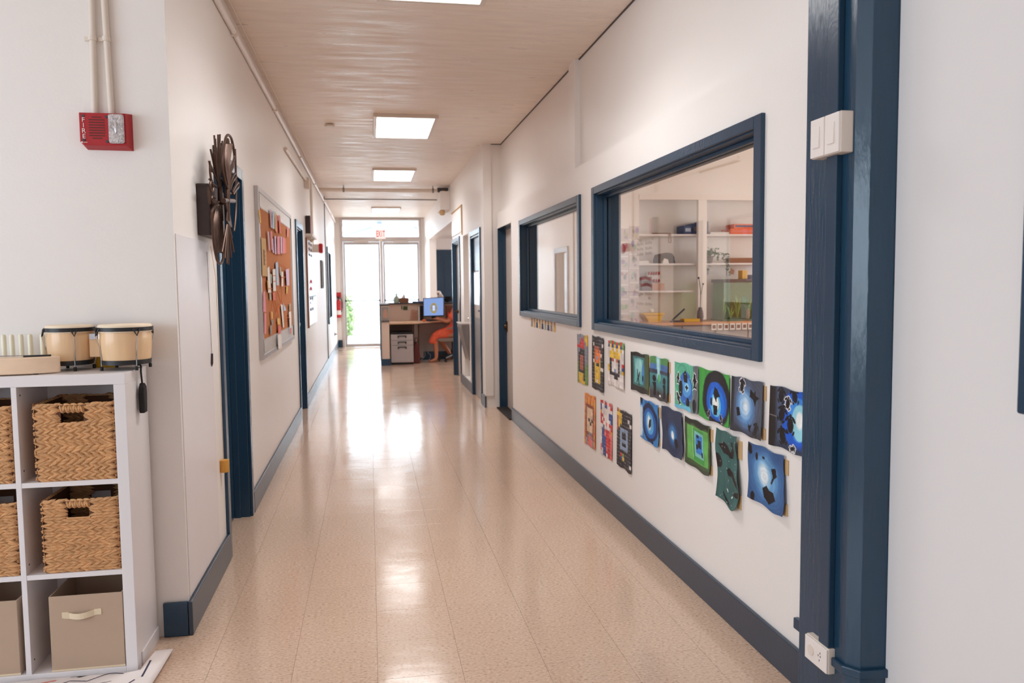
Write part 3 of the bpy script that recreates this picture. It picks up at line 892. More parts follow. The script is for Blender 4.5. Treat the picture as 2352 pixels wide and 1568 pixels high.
def basket(x0, x1, z0, z1, y0, y1, label, steep, jit, rows):
    t = thing('woven_basket', label, 'basket', ((x0 + x1) / 2, (y0 + y1) / 2, z0), 'woven baskets in the cube shelf')
    w, h, dp = x1 - x0, z1 - z0, y1 - y0
    hu0, hu1, hv0, hv1 = w * .335, w * .615, h * .755, h * .885
    c = .004; e = .006
    m = MB()
    for yy in (y0 + e, y1 - e - c):
        m.box(x0 + e, x0 + hu0, yy, yy + c, z0, z1 - .004); m.box(x0 + hu1, x1 - e, yy, yy + c, z0, z1 - .004)
        m.box(x0 + hu0, x0 + hu1, yy, yy + c, z0, z0 + hv0); m.box(x0 + hu0, x0 + hu1, yy, yy + c, z0 + hv1, z1 - .004)
    for xx in (x0 + e, x1 - e - c): m.box(xx, xx + c, y0 + e + c, y1 - e - c, z0, z1 - .004)
    m.box(x0 + e + c, x1 - e - c, y0 + e + c, y1 - e - c, z0, z0 + .006)
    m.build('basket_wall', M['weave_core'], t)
    U, V = Vector((1, 0, 0)), Vector((0, 0, 1))
    m = MB()
    hole = (hu0, hu1, hv0, hv1)
    weave_face(m, Vector((x0, y0 + e, z0)), U, V, Vector((0, -1, 0)), w, h, hole, rows, steep, jit)
    weave_face(m, Vector((x0, y1 - e, z0)), U, V, Vector((0, 1, 0)), w, h, hole, rows, steep, jit)
    weave_face(m, Vector((x1 - e, y0, z0)), Vector((0, 1, 0)), V, Vector((1, 0, 0)), dp, h, None, rows, steep, jit)
    weave_face(m, Vector((x0 + e, y0, z0)), Vector((0, 1, 0)), V, Vector((-1, 0, 0)), dp, h, None, rows, steep, jit)
    weave_face(m, Vector((x0 + .012, y1 - e - c, z0 + .01)), U, V, Vector((0, -1, 0)), w - .024, h - .01, hole, rows, steep, jit)
    o = m.build('woven_strands', M['weave'], t, smooth=True); o['kind'] = 'stuff'
    m = MB()
    ring = [(x0 + e, y0 + e, z1), (x1 - e, y0 + e, z1), (x1 - e, y1 - e, z1), (x0 + e, y1 - e, z1)]
    for i in range(4):
        a, b = Vector(ring[i]), Vector(ring[(i + 1) % 4])
        n_ = int((b - a).length / .022)
        d = (b - a).normalized()
        for k in range(n_):
            leaf(m, a + (b - a) * ((k + .5) / n_) + Vector((0, 0, -.003)), d, d.cross(Vector((0, 0, 1))), Vector((0, 0, 1)), .034, .013, .006, .3)
    o = m.build('rim', M['weave'], t, smooth=True)
    for yy, nn in ((y0 + e, -1), (y1 - e, 1)):
        m = MB()
        n_ = 9
        zc = z0 + (hv1 + h) / 2
        for k in range(n_):
            leaf(m, Vector((x0 + hu0 + (hu1 - hu0) * (k + .5) / n_, yy - .001 * (-nn), zc)), V, U, Vector((0, nn, 0)), (h - hv1) * 1.15, .0155, .009, .25 if k % 2 else -.25)
        m.build('handle_wrap', M['weave'], t, smooth=True)
        m = MB()
        m.tube([(x0 + hu0 - .004, yy + nn * .002, z0 + hv0 - .002), (x0 + hu1 + .004, yy + nn * .002, z0 + hv0 - .002)], .0034, 6)
        m.build('handle_edge', M['weave'], t, smooth=True)
c0, c1, c2 = xs
basket(c0[0] + .046, c0[1] - .003, ZS[2] + .001, .996, SY0 + .004, SY1 - .012, 'woven basket in the top right cube with regular chevron braid', .42, .08, 12)
basket(c0[0] + .056, c0[1] + -.001 - .004, ZS[1] + .001, .651, SY0 + .006, SY1 - .012, 'woven basket in the middle right cube with loose uneven braid', .26, .2, 13)
basket(c1[0] + .03, c1[1] - .008, ZS[2] + .001, .992, SY0 + .006, SY1 - .012, 'woven basket in the top left cube, cut by the picture edge', .42, .1, 12)
basket(c1[0] + .03, c1[1] - .006, ZS[1] + .001, .648, SY0 + .006, SY1 - .012, 'woven basket in the middle left cube, cut by the picture edge', .26, .2, 13)

def canvas_bin(x0, x1, z0, z1, y0, y1, label):
    t = thing('canvas_bin', label, 'bin', ((x0 + x1) / 2, (y0 + y1) / 2, z0), 'beige canvas bins in the bottom cubes')
    m = MB(); c = .005
    m.box(x0, x1, y0, y0 + c, z0, z1); m.box(x0, x1, y1 - c, y1, z0, z1); m.box(x0, x0 + c, y0 + c, y1 - c, z0, z1); m.box(x1 - c, x1, y0 + c, y1 - c, z0, z1)
    m.box(x0 + c, x1 - c, y0 + c, y1 - c, z0, z0 + c)
    m.build('fabric_box', M['linen'], t, bevel=.002)
    m = MB(); m.box(x0 - .0005, x1 + .0005, y0 - .0008, y0 + .003, z0, z0 + .007); m.build('hem', M['strap'], t)
    w = x1 - x0; xc = x0 + w * .44; zc = z1 - .068
    m = MB()
    pts = []
    n = 13
    for k in range(n):
        s = k / (n - 1)
        xx = xc - .062 + .124 * s
        bow = .014 * math.sin(math.pi * min(max((s - .16) / .68, 0), 1))
        zz = zc + .008 * (s - .5) - .006 * math.sin(math.pi * s)
        pts.append((xx, y0 - .0015 - bow, zz))
    vs, fs = [], []
    for (a, b, c_) in pts: vs += [(a, b, c_ - .0105), (a, b, c_ + .0105)]
    for k in range(n - 1): fs.append((2 * k, 2 * k + 2, 2 * k + 3, 2 * k + 1))
    m.add(vs, fs)
    o = m.build('strap_handle', M['strap'], t, recalc=False)
    so = o.modifiers.new('solid', 'SOLIDIFY'); so.thickness = .002
    m = MB(); m.box(xc - .066, xc - .044, y0 - .002, y0, zc - .0125, zc + .0085); m.build('handle_stitch', M['strap'], t)
    m = MB(); m.box(xc + .044, xc + .066, y0 - .002, y0, zc - .0085, zc + .0125); m.build('handle_stitch', M['strap'], t)
canvas_bin(c0[0] + .066, c0[1] - .004, ZS[0] + .001, .304, SY0 + .004, SY1 - .012, 'beige canvas bin with strap handle in the bottom right cube')
canvas_bin(c1[0] + .03, c1[1] - .02, ZS[0] + .001, .300, SY0 + .006, SY1 - .012, 'beige canvas bin in the bottom left cube, cut by the picture edge')

# ------------------------------------------------------------------ bongo drums
TZ = 1.101
t = thing('bongo_drums', 'pair of pale wood bongo drums with black rims on the shelf', 'drum', (-.98, 3.19, TZ))
def drum(cx, cy, r, zt, nleg, a0):
    zb = TZ + .024
    m = MB(); m.lathe([(r * .90, zb), (r * .955, zb + .05), (r * .975, zb + .085), (r * .955, zt - .022), (r * .95, zt - .02)], (cx, cy, 0), 40)
    sh = m.build('drum_shell', M['palewood'], t, smooth=True)
    m = MB(); m.lathe([(r * .90, zb - .003), (r * .935, zb - .003), (r * .94, zb + .014), (r * .90, zb + .014)], (cx, cy, 0), 40); m.build('bottom_band', M['black'], t, smooth=True)
    m = MB(); m.lathe([(r * .97, zt - .026), (r * 1.005, zt - .026), (r * 1.01, zt - .018), (r * .97, zt - .018)], (cx, cy, 0), 40); m.build('flesh_hoop', M['skin_drum'], t, smooth=True)
    m = MB(); m.lathe([(r * 1.0, zt - .022), (r * 1.045, zt - .022), (r * 1.05, zt - .008), (r * 1.0, zt - .008)], (cx, cy, 0), 40); m.build('top_rim', M['black'], t, smooth=True)
    m = MB(); m.lathe([(r * 1.0, zt - .012), (r * .99, zt - .003), (r * .95, zt + .001), (.001, zt + .002)], (cx, cy, 0), 40); m.build('drum_head', M['skin_drum'], t, smooth=True)
    for k in range(nleg):
        a = a0 + 2 * math.pi * k / nleg
        def P(rr, z, da=0): return (cx + rr * math.cos(a + da), cy + rr * math.sin(a + da), z)
        m = MB()
        m.tube([P(r * .95, TZ + .016), P(r * .96, TZ + .05), P(r * .985, TZ + .085), P(r * 1.10, zt - .045), P(r * 1.115, zt - .038)], .0026, 7)
        m.build('tension_rod', M['chrome'], t, smooth=True)
        m = MB(); m.tube([P(r * 1.05, zt - .012, -.13), P(r * 1.115, zt - .038), P(r * 1.05, zt - .012, .13)], .003, 6); m.build('lug_hook', M['black'], t)
        m = MB(); m.lathe([(.0058, 0), (.0062, .006), (.0062, .013), (.004, .016)], P(r * .95, TZ), 10); m.build('rubber_foot', M['rubber'], t)
drum(-1.108, 3.219, .0815, 1.268, 4, math.radians(-62))
drum(-.906, 3.190, .0935, 1.268, 4, math.radians(-52))
m = MB(); m.box(-1.030, -.993, 3.180, 3.215, TZ + .048, TZ + .125); b = m.build('centre_block', M['palewood'], t, bevel=.003)
m = MB(); m.box(-1.026, -.998, 3.174, 3.181, TZ + .115, TZ + .135); m.build('block_plate', M['chrome'], b)
m = MB(); m.prism([(-1.048, TZ), (-.965, TZ), (-.982, TZ + .054), (-1.030, TZ + .054)], 'xz', 3.272, 3.296)
tag(m.build('yellow_bell', M['yellow'], bevel=.004), 'mustard yellow wedge standing behind the two bongo drums', 'bell')
# black carry bag hanging over the shelf's edge
t = thing('hanging_pouch', 'narrow black pouch hanging on a cord over the shelf edge', 'pouch', (-.85, 3.19, .93))
m = MB(); m.tube([(-.872, 3.18, 1.118), (-.858, 3.175, 1.124), (-.850, 3.17, 1.112), (-.851, 3.17, 1.09), (-.848, 3.17, 1.045)], .0035, 7); m.ball((-.860, 3.175, 1.121), .010, .009, .008, 8, 6); m.build('cord', M['blackmat'], t, smooth=True)
m = MB(); m.prism([(3.150, .936), (3.190, .936), (3.196, 1.01), (3.192, 1.035), (3.172, 1.050), (3.155, 1.035), (3.148, 1.01)], 'yz', -.8585, -.838); m.build('bag', M['blackmat'], t, bevel=.005)
# crescent shaped maple instrument and the cream tubes behind
t = thing('wooden_lyre', 'pale maple crescent shaped instrument lying at the shelf front', 'instrument', (-1.34, 3.1, TZ))
out0 = [(-1.60, 3.045), (-1.44, 3.033), (-1.32, 3.031), (-1.23, 3.040), (-1.165, 3.057), (-1.115, 3.085), (-1.104, 3.098), (-1.112, 3.106), (-1.16, 3.112), (-1.26, 3.118), (-1.42, 3.15), (-1.60, 3.16)]
def dense(q, n=5):
    k = len(q); o = []
    for i in range(k):
        p0, p1, p2, p3 = (Vector(q[(i + s) % k]) for s in (-1, 0, 1, 2))
        for s in range(n):
            u = s / n
            o.append(tuple(.5 * ((2 * p1) + (p2 - p0) * u + (2 * p0 - 5 * p1 + 4 * p2 - p3) * u * u + (3 * p1 - p0 - 3 * p2 + p3) * u ** 3)))
    return o
out = dense(out0)
m = MB(); m.prism(out, 'xy', TZ + .004, TZ + .062); m.build('soundbox', M['lyrewood'], t, bevel=.004, seg=3, smooth=True)
m = MB(); m.prism([(-1.215, 3.075), (-1.130, 3.095), (-1.134, 3.104), (-1.219, 3.088)], 'xy', TZ + .062, TZ + .068); m.build('bridge', M['black'], t, bevel=.001)
m = MB()
for k in range(5): m.tube([(-1.2 + .008 * k, 3.09 + .004 * k, TZ + .066), (-1.59, 3.06 + .02 * k, TZ + .065)], .0006, 5)
m.build('strings', M['steel'], t)
m = MB()
for x in (-1.5, -1.18): m.lathe([(.008, 0), (.008, .005)], (x, 3.085, TZ), 10)
m.build('foot', M['rubber'], t)
for i, x in enumerate((-1.352, -1.322, -1.293, -1.259, -1.219)):
    m = MB(); m.lathe([(.0088, TZ), (.0088, TZ + .125), (.007, TZ + .133), (.002, TZ + .135)], (x, 3.262 - .006 * (i % 2), 0), 16)
    tag(m.build('cream_tube', M['cream_tube'], smooth=True), ('leftmost', 'second from the left', 'middle', 'second from the right', 'rightmost')[i] + ' of five cream tubes standing behind the maple instrument', 'tube', 'cream tubes on the shelf top')

# white rug, one corner reaching out past the shelf
t = thing('white_rug', 'white cotton rug with indigo lines, corner curling beside the shelf', 'rug', (-1.0, 2.9, 0))
def rug_pt(u, v):
    # u along the far edge from the right corner, v toward the camera
    x = -.775 - 1.25 * u + .035 * v * (1 - u) - .11 * v
    y = 3.150 - .055 * u - 1.5 * v if u < .15 else 3.142 - .09 * (u - .15) / .85 - 1.5 * v - max(0, .035 * min(1, (u - .15) * 6))
    z = .006 + .010 * max(0, 1 - v * 9) * max(0, 1 - u * 9) + .004 * math.sin(u * 21 + v * 8) * max(0, 1 - v * 2.5)
    if x < SX1 + .01 and y > SY0 - .014: y = SY0 - .014
    return x, y, max(z, .005)
nu, nv = 60, 50
vs = [rug_pt(i / nu, j / nv) for j in range(nv + 1) for i in range(nu + 1)]
fs = [(j * (nu + 1) + i, j * (nu + 1) + i + 1, (j + 1) * (nu + 1) + i + 1, (j + 1) * (nu + 1) + i) for j in range(nv) for i in range(nu)]
m = MB(); m.add(vs, fs)
o = m.build('cloth', M['rug'], t, smooth=True)
so = o.modifiers.new('solid', 'SOLIDIFY'); so.thickness = .006; so.offset = 1
def rug_line(name, pts, mt, w=.006):
    m = MB()
    for a, b in zip(pts[:-1], pts[1:]):
        n = 8
        q = [rug_pt(a[0] + (b[0] - a[0]) * k / n, a[1] + (b[1] - a[1]) * k / n) for k in range(n + 1)]
        q = [Vector((p[0], p[1], p[2] + .0065)) for p in q]
        for p, r in zip(q[:-1], q[1:]):
            d = (r - p); d.z = 0
            s = Vector((-d.y, d.x, 0)).normalized() * w / 2
            m.quad(p - s, r - s, r + s, p + s)
    m.build(name, M[mt], t)
rug_line('woven_line', [(.045, .05), (.040, .13)], 'rugline', .007)
rug_line('woven_line', [(.055, .14), (.09, .19)], 'rugline', .006)
rug_line('woven_line', [(.10, .10), (.14, .085), (.19, .11), (.24, .09), (.30, .12)], 'rugline', .005)
rug_line('woven_line', [(.12, .13), (.17, .14), (.21, .12), (.25, .15)], 'mauve', .004)
rug_line('woven_line', [(.28, .075), (.42, .09)], 'coral', .008)
# ================================================================== left wall: pale patch, sculpture, pull cords, cork board
m = MB(); m.box(-.75, -.7465, 3.345, 3.995, .145, 1.617)  # thin flat box, a slightly cooler white than the wall
tag(m.build('pale_wall_patch', M['patch_white'], bevel=.001), 'flat cool white patch on the left wall end under the dark box', 'panel')
t = thing('mounting_box', 'dark brown wooden box on the left wall behind the bronze sculpture', 'box', (-.725, 3.95, 1.635))
m = MB(); m.box(-.75, -.694, 3.775, 4.14, 1.638, 1.867); m.build('box', M['dkbrown'], t, bevel=.004)
m = MB(); m.box(-.752, -.694, 3.772, 3.776, 1.855, 1.863); m.build('lid_edge', M['dkbrown'], t)
# bronze wire sculpture: two fans of rods and two leaf shapes on four planes in front of the box
t = thing('wire_sculpture', 'bronze wire wall sculpture of leaves and fanned rods', 'sculpture', (-.66, 3.92, 1.51))
rodsU = [[(3.892, 1.883), (3.739, 1.958)], [(3.892, 1.883), (3.789, 2.037)], [(3.892, 1.883), (3.763, 2.014)], [(3.892, 1.883), (3.834, 2.074)], [(3.892, 1.883), (3.876, 2.097)], [(3.892, 1.883), (3.92, 2.108)], [(3.892, 1.883), (3.961, 2.116)], [(3.892, 1.883), (4.0, 2.106)], [(3.892, 1.883), (4.046, 2.1)], [(3.892, 1.883), (3.835, 2.003)]]
rodsU2 = [[(3.9, 1.867), (3.774, 2.003)], [(3.9, 1.867), (3.848, 2.068)], [(3.9, 1.867), (3.922, 2.073)], [(3.9, 1.867), (3.978, 2.078)], [(3.9, 1.867), (4.019, 2.077)]]
leafR = [(3.92, 1.861), (3.854, 1.896), (3.809, 1.945), (3.835, 2.004), (3.879, 2.053), (3.927, 2.096), (3.995, 2.121), (4.071, 2.123), (4.115, 2.103), (4.147, 2.072), (4.157, 2.041), (4.088, 1.999), (4.015, 1.944), (3.961, 1.875)]
leafRin = [[(3.93, 1.871), (3.868, 1.966), (3.912, 2.063)], [(3.935, 1.872), (3.888, 1.969), (3.941, 2.068)], [(3.94, 1.872), (3.909, 1.972), (3.969, 2.073)], [(3.946, 1.873), (3.929, 1.975), (3.999, 2.078)], [(3.951, 1.874), (3.95, 1.978), (4.028, 2.083)], [(3.956, 1.874), (3.971, 1.982), (4.058, 2.089)], [(3.961, 1.875), (3.992, 1.985), (4.089, 2.094)]]
leafRtip = [(3.952, 2.072), (3.968, 2.093), (3.987, 2.098), (3.994, 2.08)]
midR = [[(3.961, 1.875), (4.003, 1.924), (4.083, 1.976), (4.168, 2.011), (4.169, 1.993), (4.083, 1.953), (4.005, 1.898)], [(3.973, 1.867), (4.05, 1.922), (4.154, 1.963), (4.171, 1.947), (4.074, 1.911), (3.989, 1.861)], [(3.982, 1.851), (4.069, 1.888), (4.17, 1.919), (4.172, 1.9), (4.094, 1.877), (3.994, 1.843)], [(3.952, 1.83), (4.035, 1.85), (4.16, 1.869)], [(4.181, 2.087), (4.183, 2.004), (4.175, 1.901), (4.15, 1.796), (4.112, 1.728), (4.065, 1.675)]]
midL = [[(3.714, 1.939), (3.713, 1.902), (3.748, 1.869), (3.853, 1.861)], [(3.739, 1.959), (3.76, 1.933), (3.797, 1.922), (3.775, 1.941)], [(3.749, 1.876), (3.707, 1.86), (3.706, 1.831), (3.753, 1.828), (3.772, 1.851), (3.738, 1.864)], [(3.724, 1.878), (3.766, 1.876), (3.831, 1.867)], [(3.819, 1.806), (3.753, 1.808), (3.725, 1.796), (3.759, 1.783), (3.828, 1.795)], [(3.696, 1.842), (3.694, 1.801), (3.703, 1.769)]]
leafL = [(3.886, 1.796), (3.789, 1.765), (3.722, 1.738), (3.723, 1.697), (3.728, 1.656), (3.744, 1.594), (3.77, 1.558), (3.804, 1.525), (3.865, 1.513), (3.932, 1.525), (3.975, 1.566), (3.967, 1.628), (3.951, 1.693), (3.93, 1.757)]
leafLin = [[(3.836, 1.778), (3.745, 1.678), (3.781, 1.558)], [(3.853, 1.78), (3.779, 1.68), (3.806, 1.559)], [(3.869, 1.782), (3.813, 1.683), (3.832, 1.56)], [(3.886, 1.783), (3.848, 1.686), (3.858, 1.561)], [(3.903, 1.785), (3.883, 1.688), (3.884, 1.562)], [(3.919, 1.787), (3.919, 1.691), (3.91, 1.563)]]
rodsD = [[(3.868, 1.691), (3.762, 1.561)], [(3.875, 1.692), (3.787, 1.535)], [(3.883, 1.693), (3.816, 1.511)], [(3.891, 1.693), (3.86, 1.508)], [(3.898, 1.694), (3.9, 1.519)], [(3.906, 1.694), (3.943, 1.543)], [(3.914, 1.695), (3.975, 1.57)], [(3.921, 1.695), (4.012, 1.595)], [(3.929, 1.696), (4.05, 1.642)]]
shortleaf = [(3.845, 1.797), (3.886, 1.753), (3.856, 1.708), (3.923, 1.691), (4.0, 1.686), (3.969, 1.726), (3.939, 1.767), (3.908, 1.799)]
bar = [(3.809, 1.795), (4.088, 1.822)]
stem = [(3.944, 1.907), (3.938, 1.819), (3.929, 1.713)]
stemR = [(3.939, 1.89), (3.909, 1.808), (3.902, 1.711)]

LP, RP = -.676, -.640
def pts(q, xw): return [(xw, a, b) for a, b in q]
def smooth_path(q, n=5, closed=False):
    q = [Vector(p) for p in q]; k = len(q); out = []
    rngk = range(k if closed else k - 1)
    for i in rngk:
        p0 = q[i - 1] if (closed or i > 0) else q[0]; p1 = q[i]; p2 = q[(i + 1) % k]
        p3 = q[(i + 2) % k] if (closed or i + 2 < k) else q[-1]
        for s in range(n):
            u = s / n
            out.append(.5 * ((2 * p1) + (p2 - p0) * u + (2 * p0 - 5 * p1 + 4 * p2 - p3) * u * u + (3 * p1 - p0 - 3 * p2 + p3) * u ** 3))
    if not closed: out.append(q[-1])
    return out
for q in rodsU + rodsU2:
    m = MB(); dx = random.uniform(-.010, .008)
    a, b = pts(q, LP); m.tube([a, (b[0] + dx, b[1], b[2])], .0044, 7); m.build('upper_rod', M['bronze'], t, smooth=True)
for q in rodsD:
    m = MB(); dx = random.uniform(-.012, .012)
    a, b = pts(q, RP); m.tube([a, (b[0] + dx, b[1], b[2])], .0044, 7); m.build('lower_rod', M['bronze'], t, smooth=True)
m = MB(); m.tube(smooth_path(pts(leafR, RP)), .0062, 8); m.build('upper_leaf_outline', M['bronze'], t, smooth=True)
for q in leafRin:
    m = MB(); m.tube(smooth_path(pts(q, RP)), .0058, 7); m.build('upper_leaf_vein', M['bronze'], t, smooth=True)
m = MB(); m.tube(smooth_path(pts(leafRtip, RP)), .006, 7); m.build('leaf_tip_loop', M['bronze'], t, smooth=True)
for i, q in enumerate(midR):
    m = MB(); m.tube(smooth_path(pts(q, RP + .012 * (i % 3 - 1))), .0055, 7); m.build('side_scroll', M['bronze'], t, smooth=True)
for i, q in enumerate(midL):
    m = MB(); m.tube(smooth_path(pts(q, LP - .006 * (i % 2))), .0050, 7); m.build('side_scroll', M['bronze'], t, smooth=True)
m = MB(); m.tube(smooth_path(pts(leafL, LP)), .0062, 8); m.build('lower_leaf_outline', M['bronze'], t, smooth=True)
for q in leafLin:
    m = MB(); m.tube(smooth_path(pts(q, LP)), .0060, 7); m.build('lower_leaf_vein', M['bronze'], t, smooth=True)
m = MB(); m.prism([(a, b) for a, b in shortleaf], 'yz', RP - .004, RP + .004); m.build('short_leaf', M['bronze'], t, bevel=.002)
m = MB(); m.tube(pts(bar, RP), .011, 8); m.build('cross_bar', M['bronze'], t, smooth=True)
m = MB(); m.tube(smooth_path(pts(stem, LP)), [.012] * 11, 8); m.tube(smooth_path(pts(stemR, RP)), [.012] * 11, 8)
m.tube([(LP, 3.93, 1.80), (RP, 3.93, 1.80)], .012, 8); m.tube([(-.694, 3.93, 1.78), (LP, 3.93, 1.78)], .012, 8)
m.build('stem', M['bronze'], t, smooth=True)

t = thing('pull_cord', 'thin cord ending in a honey wood block beside the blue door', 'cord', (-.735, 4.1, .49))
m = MB(); m.tube([(-.742, 4.02, 1.60), (-.735, 4.08, 1.45), (-.735, 4.105, .55)], .0012, 5); m.build('cord', M['tan_card'], t)
m = MB(); m.lathe([(.024, .487), (.0245, .49), (.0245, .544), (.024, .547)], (-.733, 4.105, 0), 12); m.build('wood_block', M['blockwood'], t, smooth=True)
t = thing('hanging_pencil', 'short dark pencil hanging on a thread against the pale wall patch', 'pencil', (-.743, 3.95, 1.03))
m = MB(); m.tube([(-.7445, 3.94, 1.57), (-.7435, 3.957, 1.088)], .0009, 5); m.build('thread', M['dkbrown'], t)
m = MB(); m.tube([(-.743, 3.957, 1.09), (-.742, 3.944, 1.045), (-.742, 3.940, 1.03)], [.006, .006, .001], 7); m.build('pencil', M['dkbrown'], t, smooth=True)

# ------------------------------------------------------------------ cork board
CY0, CY1, CZ0, CZ1 = 5.635, 7.955, .905, 2.087
t = thing('cork_board', 'big cork notice board with silver frame and scalloped border', 'board', (-.75, 6.8, CZ0))
m = MB(); fw = .034
m.box(-.75, -.722, CY0, CY0 + fw, CZ0, CZ1); m.box(-.75, -.722, CY1 - fw, CY1, CZ0, CZ1); m.box(-.75, -.722, CY0 + fw, CY1 - fw, CZ0, CZ0 + fw); m.box(-.75, -.722, CY0 + fw, CY1 - fw, CZ1 - fw, CZ1)
m.build('frame', M['alu'], t, bevel=.003)
m = MB(); m.box(-.75, -.7305, CY0 + fw, CY1 - fw, CZ0 + fw, CZ1 - fw); m.build('cork', M['cork'], t)
def scallop(y0, z0, y1, z1, w, name):
    a, b = Vector((y0, z0)), Vector((y1, z1)); L = (b - a).length; d = (b - a) / L; n = Vector((-d.y, d.x))
    k = int(L / .075); poly = [tuple(a), tuple(b)]
    top = []
    for i in range(k):
        for s in range(5):
            u = (i + s / 5) / k
            top.append(tuple(a + d * L * u + n * (w * (.86 + .14 * math.sin(math.pi * s / 5)))))
    poly = [tuple(a)] + [tuple(b)] + [tuple(b + n * w * .86)] + top[::-1]
    m = MB(); m.prism(poly, 'yz', -.7305, -.7285); m.build(name, M['silver_paper'], t)
scallop(CY1 - fw, CZ1 - fw, CY0 + fw, CZ1 - fw, .105, 'border_strip')
scallop(CY0 + fw, CZ0 + fw, CY1 - fw, CZ0 + fw, .105, 'border_strip')
scallop(CY0 + fw, CZ1 - fw, CY0 + fw, CZ0 + fw, .07, 'border_strip')
scallop(CY1 - fw, CZ0 + fw, CY1 - fw, CZ1 - fw, .05, 'border_strip')
CLIPS = [
  ('butter', 'strip', [(5.609, 1.916), (5.678, 1.934), (5.716, 1.847), (5.653, 1.832)]) ,
  ('tan_card', 'note', [(5.683, 1.74), (5.926, 1.748), (5.945, 1.479), (5.678, 1.48)]) ,
  ('lilac', 'l1', [(6.227, 1.986), (6.311, 1.988), (6.299, 1.849), (6.237, 1.849)]) ,
  ('sky_paper', 'l1', [(6.362, 1.984), (6.5, 1.99), (6.47, 1.852), (6.307, 1.849)]) ,
  ('butter', 'l1', [(6.515, 1.986), (6.587, 1.987), (6.566, 1.84), (6.5, 1.845)]) ,
  ('coral', 'l1', [(6.625, 1.98), (6.733, 1.983), (6.708, 1.836), (6.593, 1.838)]) ,
  ('coral', 'l1', [(6.821, 1.995), (6.926, 1.995), (6.975, 1.853), (6.84, 1.849)]) ,
  ('pink', 'strip', [(7.486, 1.939), (7.593, 1.941), (7.539, 1.853), (7.462, 1.859)]) ,
  ('lilac', 'l2', [(6.025, 1.808), (6.099, 1.807), (6.136, 1.67), (6.073, 1.67)]) ,
  ('pink', 'l2', [(6.194, 1.82), (6.274, 1.823), (6.291, 1.681), (6.207, 1.682)]) ,
  ('lilac', 'l2', [(6.327, 1.771), (6.395, 1.775), (6.419, 1.665), (6.333, 1.67)]) ,
  ('lilac', 'l2', [(6.476, 1.803), (6.576, 1.804), (6.568, 1.662), (6.461, 1.662)]) ,
  ('pink', 'l2', [(6.649, 1.804), (6.824, 1.824), (6.811, 1.671), (6.607, 1.668)]) ,
  ('lilac', 'l2', [(6.885, 1.823), (6.994, 1.825), (6.97, 1.682), (6.867, 1.683)]) ,
  ('pink', 'l2', [(7.045, 1.828), (7.182, 1.826), (7.136, 1.689), (6.999, 1.688)]) ,
  ('coral', 'l2', [(7.231, 1.829), (7.349, 1.826), (7.364, 1.708), (7.172, 1.695)]) ,
  ('paper', 'c', [(5.964, 1.54), (6.077, 1.555), (6.147, 1.362), (5.964, 1.363)]) ,
  ('mint', 'c2', [(6.112, 1.504), (6.2, 1.496), (6.182, 1.431), (6.129, 1.431)]) ,
  ('butter', 'c2', [(5.902, 1.449), (5.964, 1.452), (5.985, 1.382), (5.927, 1.383)]) ,
  ('paper', 'c', [(6.236, 1.536), (6.419, 1.545), (6.417, 1.375), (6.241, 1.371)]) ,
  ('coral', 'c2', [(6.247, 1.361), (6.414, 1.365), (6.419, 1.303), (6.273, 1.3)]) ,
  ('sky_paper', 'c', [(6.487, 1.594), (6.667, 1.607), (6.681, 1.417), (6.506, 1.417)]) ,
  ('mint', 'c2', [(6.774, 1.57), (6.843, 1.566), (6.88, 1.484), (6.785, 1.504)]) ,
  ('paper', 'c', [(6.879, 1.533), (6.998, 1.53), (6.963, 1.412), (6.842, 1.406)]) ,
  ('lilac', 'c', [(7.203, 1.557), (7.493, 1.569), (7.477, 1.418), (7.244, 1.412)]) ,
  ('butter', 'c2', [(7.266, 1.409), (7.407, 1.407), (7.333, 1.341), (7.253, 1.346)]) ,
  ('mint', 'c2', [(6.041, 1.358), (6.133, 1.357), (6.141, 1.308), (6.052, 1.309)]) ,
  ('pink', 's', [(5.681, 1.365), (5.774, 1.379), (5.801, 1.229), (5.653, 1.238)]) ,
  ('pink', 's', [(5.699, 1.226), (5.787, 1.22), (5.751, 1.078), (5.666, 1.085)]) ,
  ('butter', 'c2', [(6.07, 1.226), (6.154, 1.218), (6.144, 1.166), (6.083, 1.169)]) ,
  ('greycard', 'c2', [(6.094, 1.165), (6.246, 1.155), (6.193, 1.117), (6.139, 1.119)]) ,
  ('greycard', 'c2', [(6.011, 1.126), (6.122, 1.118), (6.105, 1.054), (6.013, 1.06)]) ,
  ('butter', 'c2', [(6.469, 1.156), (6.635, 1.155), (6.644, 1.101), (6.48, 1.111)]) ,
  ('coral', 'c2', [(6.5, 1.101), (6.689, 1.088), (6.672, 1.029), (6.49, 1.032)]) ,
  ('paper', 'big', [(6.434, 1.031), (6.694, 1.018), (6.712, 0.907), (6.453, 0.918)]) ,
  ('paper', 'c', [(6.775, 1.264), (6.927, 1.253), (6.988, 1.062), (6.893, 1.066)]) ,
  ('sky_paper', 'c', [(6.959, 1.271), (7.126, 1.228), (7.185, 1.2), (6.975, 1.201)]) ,
  ('mint', 'c2', [(7.469, 1.255), (7.58, 1.253), (7.56, 1.187), (7.448, 1.191)]) ,
  ('paper', 'c', [(7.373, 1.181), (7.589, 1.181), (7.581, 1.035), (7.407, 1.039)]) ,
  ('coral', 'c2', [(7.43, 1.033), (7.547, 1.027), (7.515, 0.968), (7.427, 0.985)]) ,
]
